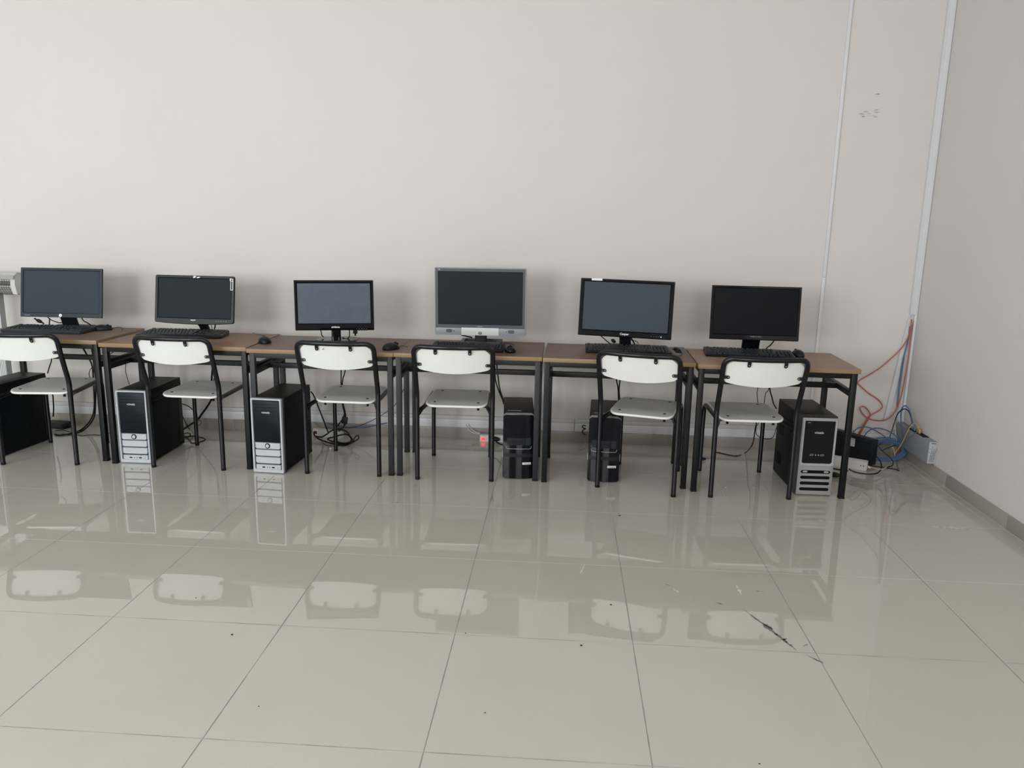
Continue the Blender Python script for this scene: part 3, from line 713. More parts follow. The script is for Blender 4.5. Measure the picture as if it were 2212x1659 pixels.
mouse('black mouse lying crosswise right of the leftmost keyboard', -1.197, 2.632, -68, .694, .112, .064, .034, cable=[(0, .054, .008), (-.004, .075, .014), (.012, .10, .016), (.035, .115, .010), (.05, .112, .003)])
mouse('black mouse at the seam of the second and third desks, wire leading left', -0.122, 2.405, 28, .684, .105, .070, .038, cable=[(0, .05, .008), (.01, .09, .004), (.012, .15, .004), (.02, .24, .004), (-.01, .33, .003), (-.02, .40, .003)])
mouse('black mouse at the right end of the third desk, left of the seam', 0.612, 2.312, -40, .684, .108, .066, .038, cable=[(0, .05, .008), (.004, .07, .012), (.012, .09, .008), (.004, .11, .003)])
mouse('small round black mouse beside the short keyboard', 1.257, 2.338, 5, .684, .088, .062, .036, 'plastic_gloss', cable=[(0, .043, .008), (0, .10, .004), (.025, .19, .004), (.02, .25, .004), (-.012, .285, .004), (-.03, .30, .004)])
mouse('grey and black mouse half hidden behind the askew chair', 2.152, 2.425, 14, .684, .104, .064, .036, 'mouse_grey', 'plastic_gloss', cable=[(0, .05, .008), (-.01, .08, .004), (-.02, .13, .003)])
mouse('black mouse at the right end of the rightmost keyboard', 2.812, 2.470, 8, .684, .106, .064, .038, cable=[(0, .05, .008), (-.01, .09, .004), (-.04, .12, .003)])
# ------------------------------------------------------------------ computer towers
def case_box(t, w, h, y0, y1, m='case_black', z0=.006):
    mb = MB(); mb.box(-w/2, w/2, y0, y1, z0, h-.016, .002); o = mb.build('case', m, t)
    mb = MB(); mb.box(-w/2-.0006, w/2+.0006, y0, y1-.004, h-.05, h, .002)
    for f in mb.bm.faces: f.material_index = 0
    mb.bm.normal_update()
    for f in mb.bm.faces: f.material_index = 1 if f.normal.z > .9 else 0
    mb.build('top_cover', ['case_black', 'case_top'], t)
    for x in (-w*.36, w*.36):
        for y in (y0+.05, y1-.05):
            mb = MB(); mb.cyl((x, y, 0), (x, y, .008), .01, 10); mb.build('foot', 'rubber', t)
    return o
def tower_silver(label):
    t = thing('computer_tower', label, 'computer tower', group='silver fronted towers with a round power button')
    w, h, d = .173, .420, .410
    cs = case_box(t, w, h-.003, .034, d)
    for sx in (-1, 1):
        mb = MB(); mb.box(sx*w/2-.0008, sx*w/2+.0008, d-.045, d-.005, .03, .33); mb.build('side_panel_edge', 'case_top', cs)
        mb = MB(); mb.prism([(sx*w/2+q, z) for q, z in ((-.0012, .345), (.0012, .345), (.0012, .352), (-.0012, .352))], .10, .17); mb.build('side_grip', 'hole', cs)
    mb = MB(); mb.box(-w/2-.001, w/2+.001, .013, .036, .003, h-.001, .002); mb.build('bezel_side', 'bezel_side', t)
    zc = (h+.003)/2
    mb = MB(); mb.ring(rr(w+.002, h-.003, .006, 0, zc, 5), rr(w-.022, h-.036, .003, 0, zc+.005, 5), -.003, .014, .003, yin=.012); mb.build('front_frame', 'silver', t)
    mb = MB(); mb.box(-w/2+.008, w/2-.008, .010, .016, .012, h-.008); mb.build('front_recess', 'hole', t)
    mb = MB(); mb.prism(rr(w-.024, .232, (.012, .012, .002, .002), 0, .291, 5), .001, .012, inset=.002, chd=.002); bp = mb.build('bay_panel', 'bay_black', t)
    mb = MB(); mb.box(-.066, .060, -.0012, .003, .368, .3695); mb.box(-.066, .060, -.0012, .003, .3855, .3865); mb.box(-.070, .070, -.0006, .003, .349, .3502); mb.build('drive_slot', 'hole', bp)
    mb = MB(); mb.box(.036, .058, -.0014, .003, .369, .376, .001); mb.build('eject_button', 'plastic_black', bp)
    mb = MB()
    for z in (.32, .28, .24, .205): mb.box(-.070, .070, .0004, .003, z, z+.0008)
    mb.build('bay_seams', 'hole', bp)
    text_part('VÖNSİS', .046, 'white_ink', bp, (-.004, .0009, .342), height=.0118, bold=.006)
    def slat(z0, z1, nm):
        mb = MB(); mb.prism([(-.071, z0+.006), (-.065, z0), (.065, z0), (.071, z0+.006), (.071, z1), (-.071, z1)], -.001, .012, inset=.002, chd=.003); return mb.build(nm, 'silver', t)
    cp = slat(.1375, .1735, 'button_strip')
    mb = MB(); mb.tube([(0, .002, .156), (0, -.003, .156)], .0145, 24); pb = mb.build('power_button', 'hole', cp)
    mb = MB(); mb.tube([(0, 0, .156), (0, -.0055, .156)], lambda q: .0112-.002*q, 24); mb.build('button_cap', 'silver', pb)
    mb = MB()
    for x in (-.037, .037): mb.box(x-.002, x+.002, -.0014, .0, .1595, .1615); mb.box(x-.005, x+.005, -.0014, 0, .152, .153)
    mb.build('indicator_marks', 'grey_ink', cp)
    slat(.097, .1335, 'front_slat'); slat(.055, .0925, 'front_slat')
    pp = slat(.021, .0495, 'port_strip')
    mb = MB()
    for x in (-.027, .027): mb.box(x-.008, x+.008, -.0016, .002, .031, .0375)
    mb.build('usb_ports', 'hole', pp)
    for x in (-.0075, .0075):
        mb = MB(); mb.tube([(x, -.0016, .034), (x, .002, .034)], .0028, 10); mb.build('audio_jack', 'plastic_dark', pp)
    mb = MB(); mb.tube([(-.055, -.0014, .0365), (-.055, .002, .0365)], .003, 8); mb.box(.049, .056, -.0014, .002, .028, .040); mb.build('port_marks', 'grey_ink', pp)
    return t
a0 = tower_silver('silver fronted black tower at the left edge, under the leftmost desk')
a0.location = (-1.7245, 2.262, 0); a0.rotation_euler = (0, 0, math.radians(-5.5))
dup(a0, 'silver fronted black tower with bright white lettering, beside the left leg of the second desk', (-.8375, 2.2565, 0), math.radians(1.0))
dup(a0, 'silver fronted black tower under the third desk, left of its chair', (-.044, 2.1775, 0), math.radians(-3.5))

def tower_gloss(label):
    t = thing('computer_tower', label, 'computer tower', group='glossy black towers with a white name label')
    w, h, d = .170, .362, .415
    cs = case_box(t, w-.004, h, .036, d)
    mb = MB(); mb.box(-.062, .012, .075, .087, h-.001, h+.0006); mb.build('top_label', 'silver_dull', cs)
    # front shell: bowed sheet, upper half leaning back
    bow = lambda x: -.013*(1-(x/(w/2))**2)
    lean = lambda z: .10*max(0, z-.20)+.25*max(0, z-.33)**1.5
    yf = lambda x, z: bow(x)+lean(z)
    zt = lambda x: h-.006-.014*max(0, (abs(x)-.068)/.017)**2.2
    zb = lambda x: .004+.010*max(0, (abs(x)-.072)/.013)**2.2
    def sheet(nm, m, x0, x1, zlo, zhi, off, par=None, nx=20, nz=14, back=.004):
        """a piece of the bowed front; zlo, zhi are functions of x"""
        mb = MB(); bm = mb.bm; g = []
        for s_ in (0, 1):
            g.append([[bm.verts.new((x, (yf(x, z)-off) if s_ == 0 else max(yf(x, z)+back, yf(x, z)-off+.0005), z)) for z in [zlo(x)+(zhi(x)-zlo(x))*j/nz for j in range(nz+1)]] for x in [x0+(x1-x0)*i/nx for i in range(nx+1)]])
        for s_ in (0, 1):
            for i in range(nx):
                for j in range(nz): bm.faces.new((g[s_][i][j], g[s_][i+1][j], g[s_][i+1][j+1], g[s_][i][j+1]))
        rim = [(i, 0) for i in range(nx)]+[(nx, j) for j in range(nz)]+[(i, nz) for i in range(nx, 0, -1)]+[(0, j) for j in range(nz, 0, -1)]
        for p_, q_ in zip(rim, rim[1:]+rim[:1]): bm.faces.new((g[0][p_[0]][p_[1]], g[0][q_[0]][q_[1]], g[1][q_[0]][q_[1]], g[1][p_[0]][p_[1]]))
        return mb.build(nm, m, par or t)
    K = lambda v: (lambda x: v)
    sheet('front_panel', 'tower_gloss', -w/2, w/2, zb, zt, 0, back=.034)
    mb = MB(); n = 16
    top = [(-w/2+.003+(w-.006)*i/n) for i in range(n+1)]
    mb.loft([[(x, yf(x, zt(x))+.002, zt(x)-.001) for x in top]+[(x, yf(x, zt(x))+.002, zt(x)+.0022) for x in reversed(top)], [(x, .036, zt(x)-.001) for x in top]+[(x, .036, zt(x)+.0050) for x in reversed(top)]]); mb.build('silver_rim', 'silver_dull', t)
    def seam(zs_, x0, x1, nm, m, th=.0012, par=None, dy=0.0):
        o = None
        for z in zs_: o = sheet(nm, m, x0, x1, K(z), K(z+th), .0006+dy, par, 12, 2)
        return o
    seam((.338, .325, .287, .238), -.072, .072, 'bay_seam', 'hole')
    cr = seam((.1925,), -.064, .034, 'card_reader', 'bay_black', .040, dy=.0004); seam((.1925,), .037, .066, 'card_reader_cover', 'plastic_dark', .040)
    seam((.212,), -.060, .030, 'card_slot', 'hole', .0012, cr, .001)
    p = [(x, yf(x, z)-.001, z) for x, z in ((-.068, .186), (-.067, .177), (-.060, .172), (-.03, .172), (0, .172), (.03, .172), (.060, .172), (.067, .177), (.068, .186))]
    mb = MB(); mb.tube(spline(p, 3), .0011, 6); mb.build('silver_line', 'silver_dull', t)
    seam((.125,), -.080, .080, 'matte_band', 'plastic_black', .020)
    for sx in (-1, 1):
        mb = MB(); mb.box(sx*.0855-.0014, sx*.0855+.0014, .004, .010, .118, .156, .0008); mb.build('side_sliver', 'paper', t)
    lb = seam((.083,), .022, .068, 'name_label', 'paper', .0125, dy=.0006)
    text_part('VÖNSİS', .038, 'black_ink', lb, (.045, yf(.045, .09)-.0030, .0892), height=.0078)
    return t
b0 = tower_gloss('glossy black tower between the fourth chair and a grey desk leg')
b0.location = (1.3165, 2.2535, 0); b0.rotation_euler = (0, 0, math.radians(4.2))
dup(b0, 'glossy black tower behind the rear leg of the askew chair', (1.7765, 2.2555, 0), math.radians(-3.0))

t = thing('computer_tower', 'silver fronted tower with four dark slots, under the rightmost desk', 'computer tower', (2.866, 2.168, 0), math.radians(1.2))
w, h, d = .178, .424, .410
cs = case_box(t, w+.006, h, .045, d)
mb = MB()
for z0 in (.30, .13):
    for i in range(12): mb.box(-w/2-.0042, -w/2-.002, d-.13, d-.05, z0-i*.0055, z0-i*.0055+.0022)
mb.build('side_vents', 'hole', cs)
mb = MB(); mb.box(-w/2-.0045, -w/2-.002, .05, d-.10, .342, .350); mb.build('side_groove', 'hole', cs)
mb = MB(); mb.loft([[(x, .046, z) for x, z in rr(w+.012, h-.002, .004, 0, h/2+.001, 4)], [(x, .018, z) for x, z in rr(w+.012, h-.002, .004, 0, h/2+.001, 4)], [(x, .000, z) for x, z in rr(w, h-.012, .004, 0, h/2, 4)]]); mb.build('bezel_side', 'bezel_side', t)
mb = MB(); mb.prism(rr(w, h-.012, .004, 0, h/2, 4), -.006, .002, inset=.002, chd=.002); ff = mb.build('front_plate', 'silver_dull', t)
mb = MB(); mb.ring(rr(w-.004, .248, (.010, .010, .003, .003), 0, .2865, 6), rr(w-.026, .226, (.010, .010, .002, .002), 0, .2905, 6), -.011, -.004, .0028, yin=-.005); mb.build('bay_frame', 'silver', t)
mb = MB(); mb.prism(rr(w-.026, .226, (.010, .010, .002, .002), 0, .2905, 6), -.0072, -.004); bp = mb.build('bay_panel', 'plastic_gloss', t)
text_part('VÖNSİS', .046, 'white_ink', bp, (-.002, -.0074, .342), height=.0118, bold=.006)
text_part('dvd', .014, 'grey_ink', bp, (-.056, -.0074, .394), 'drive_mark', height=.006)
mb = MB(); mb.box(-.074, .074, -.0076, -.006, .3655, .3665); mb.box(-.074, .074, -.0076, -.006, .388, .3888); mb.build('drive_slot', 'hole', bp)
for x, q in ((-.028, .009), (.026, .009)):
    mb = MB(); mb.ring(rr(.018, .009, .004, x-.001, .222, 4), rr(.014, .005, .002, x-.001, .222, 4), -.0078, -.006, .0005); mb.build('usb_port', 'grey_ink', bp)
for x in (-.009, .006):
    mb = MB(); mb.tube([(x, -.0078, .222), (x, -.006, .222)], .0036, 12); mb.build('audio_jack', 'grey_ink', bp)
for k, z in enumerate((.131, .1005, .069, .037)):
    mb = MB(); mb.prism(rr(.151, .0175, .0085, 0, z, 6), -.0068, -.003); sl = mb.build('front_slot', 'hole', t)
    mb = MB(); mb.ring(rr(.155, .0215, .0105, 0, z, 6), rr(.151, .0175, .0085, 0, z, 6), -.0076, -.005, .0006); mb.build('slot_rim', 'silver', sl)
    if k == 0:
        for x in (-.054, .054):
            mb = MB(); mb.prism(rr(.024, .009, .0044, x, z+.001, 5), -.0086, -.006); mb.build('slot_button', 'silver_dull', sl)

# ------------------------------------------------------------------ heater at the left edge
t = thing('radiant_heater', 'silver tube heater with wire grille on a grey post at the left edge', 'heater', (-2.2, 2.88, 0))
mb = MB(); prof = [(.06, .880), (.075, .93), (.06, .975), (.02, 1.003), (-.035, 1.008), (-.072, .985), (-.080, .968), (-.077, .967), (-.068, .982), (-.033, 1.003), (.018, .996), (.054, .97), (.068, .93), (.054, .882)]
mb.loft([[(x, y, z) for y, z in prof] for x in (-.43, .356)]); mb.build('reflector_hood', 'heater_silver', t)
mb = MB(); pe = [(.06, .88), (.075, .93), (.06, .975), (.02, 1.003), (-.03, 1.006), (-.055, .985), (-.06, .93), (-.045, .872)]
mb.loft([[(x, y, z) for y, z in pe] for x in (.322, .352)]); mb.build('end_cap', 'pvc_lip', t)
mb = MB(); mb.loft([[(x, y, z) for y, z in pe] for x in (-.43, -.38)]); mb.build('end_cap', 'pvc_lip', t)
gp = [(-.055, .985), (-.062, .95), (-.060, .915), (-.045, .872), (.02, .866), (.058, .878)]
mb = MB()
for i in range(45):
    x = -.375+i*.0156; mb.tube([(x+(.012 if k % 2 else 0), y-.003, z) for k, (y, z) in enumerate(gp)], .0014, 5)
for y, z in gp[:5]: mb.tube([(-.38, y-.003, z), (.322, y-.003, z)], .0022, 6)
mb.tube([(-.38, -.062, .934), (.322, -.062, .934)], .005, 8)
mb.build('wire_grille', 'heater_wire', t)
mb = MB()
for z in (.955, .912): mb.tube([(-.38, -.005, z), (.322, -.005, z)], .009, 10)
mb.build('heating_tube', 'paper', t)
mb = MB(); mb.box(.155, .205, -.02, .03, .025, .872, .004); ps = mb.build('post', 'heater_post', t)
mb = MB()
for k in range(4): mb.box(.160+k*.011, .166+k*.011, -.0225, -.019, .03, .86)
mb.build('post_ribs', 'pvc', ps)
mb = MB(); mb.box(.06, .28, -.09, .10, 0, .028, .008); mb.build('foot_plate', 'heater_post', t)

# ------------------------------------------------------------------ wall switch, boxes and power strips in the corners
t = thing('network_switch', 'grey metal network switch box mounted low on the right wall', 'network switch', (XR, 2.555, .08))
mb = MB(); mb.box(-.046, -.0006, .004, .445, 0, .126, .001); en = mb.build('enclosure', 'box_grey', t)
mb = MB(); mb.box(-.0455, -.0012, 0, .006, .0005, .1255, .0008); ed = mb.build('end_plate', 'box_end', t)
mb = MB()
for i in range(4):
    for j in range(10): mb.loft([[(-.036+i*.0072+j*.0007+.0022*math.cos(a), y, .014+j*.0068+.0022*math.sin(a)) for a in [2*PI*k/6 for k in range(6)]] for y in (-.0006, .002)])
mb.build('vent_holes', 'plastic_slate', ed)
mb = MB(); mb.box(-.0455, -.0012, -.0012, .001, .0845, .0857); mb.box(-.036, -.010, -.0008, .001, .116, .1195); mb.build('plate_seam', 'plastic_slate', ed)
for x, z in ((-.027, .096), (-.042, .066)):
    mb = MB(); mb.ball((x, -.0005, z), .0022, .0012, .0022, 8, 6); mb.build('screw', 'plastic_slate', ed)
mb = MB(); mb.box(-.040, -.006, .10, .30, .1255, .1285); pr = mb.build('port_block', 'plastic_dark', t)
mb = MB()
for i in range(8): mb.box(-.037, -.024, .106+i*.024, .122+i*.024, .1282, .1292); mb.box(-.020, -.009, .106+i*.024, .122+i*.024, .1282, .1292)
mb.build('ports', 'hole', pr)
for y in (.20, .235, .262):
    mb = MB(); mb.box(-.034, -.024, y-.006, y+.006, .128, .150, .002); o = mb.build('network_plug', 'plug_clear'); tag(o, None)
    o['label'] = {.20: 'clear network plug nearest the yellow one on the wall switch', .235: 'middle clear network plug on top of the wall switch', .262: 'clear network plug farthest from the viewer on the wall switch'}[y]; o['category'] = 'plug'; o['group'] = 'plugs in the wall switch'; o.location = (XR, 2.555, .08)
mb = MB(); mb.box(-.034, -.022, .168, .184, .128, .154, .003); o = mb.build('network_plug', 'plug_yellow'); tag(o, 'yellow network plug on top of the wall switch', 'plug', 'plugs in the wall switch'); o.location = (XR, 2.555, .08)

t = thing('equipment_case', 'slim black case with a white label standing in the corner under the cables', 'case', (3.372, 2.735, 0), math.atan2(.25, -.17))
mb = MB(); mb.box(0, .30, -.050, 0, 0, .155, .003); mb.build('case_body', 'plastic_dark', t)
mb = MB(); mb.box(.005, .295, -.001, .0012, .128, .131); mb.build('case_seam', 'hole', t)
mb = MB(); mb.box(.118, .158, -.001, .0012, .086, .135); lb = mb.build('white_label', 'paper', t)
mb = MB()
for i in range(5): mb.box(.122, .150, .0008, .0016, .092+i*.008, .0945+i*.008)
mb.build('label_print', 'grey_ink', lb)

def strip(label, loc, rz, L, sw, sock=True, wd=.048, ht=.042):
    t = thing('power_strip', label, 'power strip', loc, rz)
    mb = MB(); mb.loft([[(x, y, 0) for x, y in rr(L, wd, .008)], [(x, y, ht*.8) for x, y in rr(L, wd, .008)], [(x, y, ht) for x, y in rr(L-.008, wd-.010, .006)]]); mb.build('strip_body', 'strip_white', t)
    if sw:
        mb = MB(); mb.box(-L/2+.012, -L/2+.036, -wd/2-.0015, -wd/2+.004, ht*.22, ht*.68, .001); s_ = mb.build('rocker_switch', sw, t); s_['label'] = 'red rocker switch'
    if sock:
        for i in range(3):
            x = -L/2+.075+i*.058; mb = MB(); mb.cyl((x, 0, ht-.002), (x, 0, ht+.0006), .018, 18); so = mb.build('socket', 'pvc', t)
            mb = MB()
            for dx in (-.0095, .0095): mb.cyl((x+dx, 0, ht-.001), (x+dx, 0, ht+.0012), .0026, 8)
            mb.build('socket_holes', 'hole', so)
    return t
strip('white power strip with a lit red switch against the skirting behind the fourth chair', (1.18, 2.972, 0), 0, .30, 'red_lit')
strip('white power strip with a dark red switch among black cables behind the third chair', (.055, 2.945, 0), math.radians(-21), .215, 'red_dark')
t = thing('power_strip', 'white power strip lying on its side in the corner right of the silver fronted tower', 'power strip', (3.312, 2.632, 0), math.radians(152))
mb = MB(); mb.loft([[(.16+x, y, .026+z) for x, z in rr(.32, .052, .009)] for y in (-.042, -.040, 0.0)]); mb.build('strip_body', 'strip_white', t)
mb = MB()
for x in (.018, .034): mb.cyl((x, -.001, .026), (x, .0012, .026), .003, 8)
mb.build('socket_holes', 'hole', t)
mb = MB(); mb.tube([(-.001, -.02, .022), (-.016, -.02, .016)], .006, 10); mb.build('cord_guard', 'strip_white', t)

t = thing('power_adapter', 'black power adapter on the floor behind the leftmost tower', 'power adapter', (-1.74, 2.93, 0), math.radians(-8))
mb = MB(); mb.loft([[(x, y, 0) for x, y in rr(.17, .09, .01)], [(x, y, .02) for x, y in rr(.17, .09, .01)], [(x, y, .034) for x, y in rr(.145, .07, .01)]]); mb.build('adapter_body', 'plastic_black', t)
mb = MB(); mb.tube([(.085, 0, .014), (.10, -.004, .012)], .005, 8); mb.build('cord_guard', 'plastic_black', t)

def plug(name, label, loc, dirv, L, r0, r1, m, group=None):
    d = Vector(dirv).normalized(); p = Vector(loc)
    mb = MB(); mb.tube([(0, 0, 0), d*L*.55, d*L*.7, d*L], lambda q: r0 if q < .4 else (r0*.8+r1*.2 if q < .7 else r1), 10)
    o = mb.build(name, m); o.location = p; return tag(o, label, 'plug', group)
plug('power_plug', 'black plug in the lit power strip behind the fourth chair', (1.105, 2.945, .022), (1, -.25, .02), .055, .016, .008, 'plastic_black')
plug('video_plug', 'blue video plug lying on the floor under the rightmost chair', (2.36, 2.715, .011), (1, .06, 0), .05, .0105, .006, 'plug_blue')
plug('power_plug', 'black moulded plug on the floor beside the foot of the silver fronted tower', (3.065, 2.508, .015), (1, -.6, 0), .055, .014, .005, 'plastic_black')
mb = MB(); mb.box(-.018, .018, -.007, .007, -.022, .022, .003); mb.cyl((-.002, 0, .02), (-.004, 0, .035), .006, 8); mb.cyl((.002, 0, -.02), (.004, 0, -.034), .006, 8)
o = mb.build('video_plug', 'plug_dark'); tag(o, 'square dark video plug dangling behind the third chair', 'plug'); o.location = (.187, 2.866, .130); o.rotation_euler = (0, .2, 0)
mb = MB(); mb.ball((0, 0, 0), .020, .011, .011, 14, 8); mb.tube([(-.018, 0, 0), (-.032, 0, .003)], .005, 8); mb.tube([(.018, 0, 0), (.032, 0, -.003)], .005, 8)
o = mb.build('video_plug', 'plastic_black'); tag(o, 'black video plug on the cable under the leftmost monitor', 'plug'); o.location = (-1.60, 2.655, .735); o.rotation_euler = (0, .42, 0)
mb = MB(); mb.box(-.012, .012, -.008, .008, -.018, .018, .004); mb.cyl((0, 0, -.016), (0, 0, -.03), .005, 8)
o = mb.build('video_plug', 'plastic_black'); tag(o, 'black video plug hanging under the right half of the glossy third monitor', 'plug'); o.location = (.345, 2.58, .742)
mb = MB(); mb.ball((0, 0, 0), .016, .010, .010, 12, 8); o = mb.build('video_plug', 'plastic_black'); tag(o, 'black video plug sloping left under the bright lettered monitor', 'plug'); o.location = (1.825, 2.622, .718); o.rotation_euler = (0, .6, 0)
mb = MB(); mb.ball((0, 0, 0), .007, .006, .006, 10, 6); o = mb.build('wire_tip', 'paper'); tag(o, 'tiny white connector tip on the floor at the third chair front leg', 'plug'); o.location = (.155, 2.655, .0065)

# crumbs and specks lying on the floor
def crumb(label, x, y, r, m, seed, cat='speck'):
    rnd = random.Random(seed); mb = MB(); vs = mb.ball((0, 0, r*.32), r*.85, r*.55, r*.32, 8, 6)
    for v in vs: v.co.x *= rnd.uniform(.75, 1.25); v.co.y *= rnd.uniform(.75, 1.25)
    o = mb.build('crumb', m); o.location = (x, y, 0.0); return tag(o, label, cat, 'crumbs on the floor tiles')

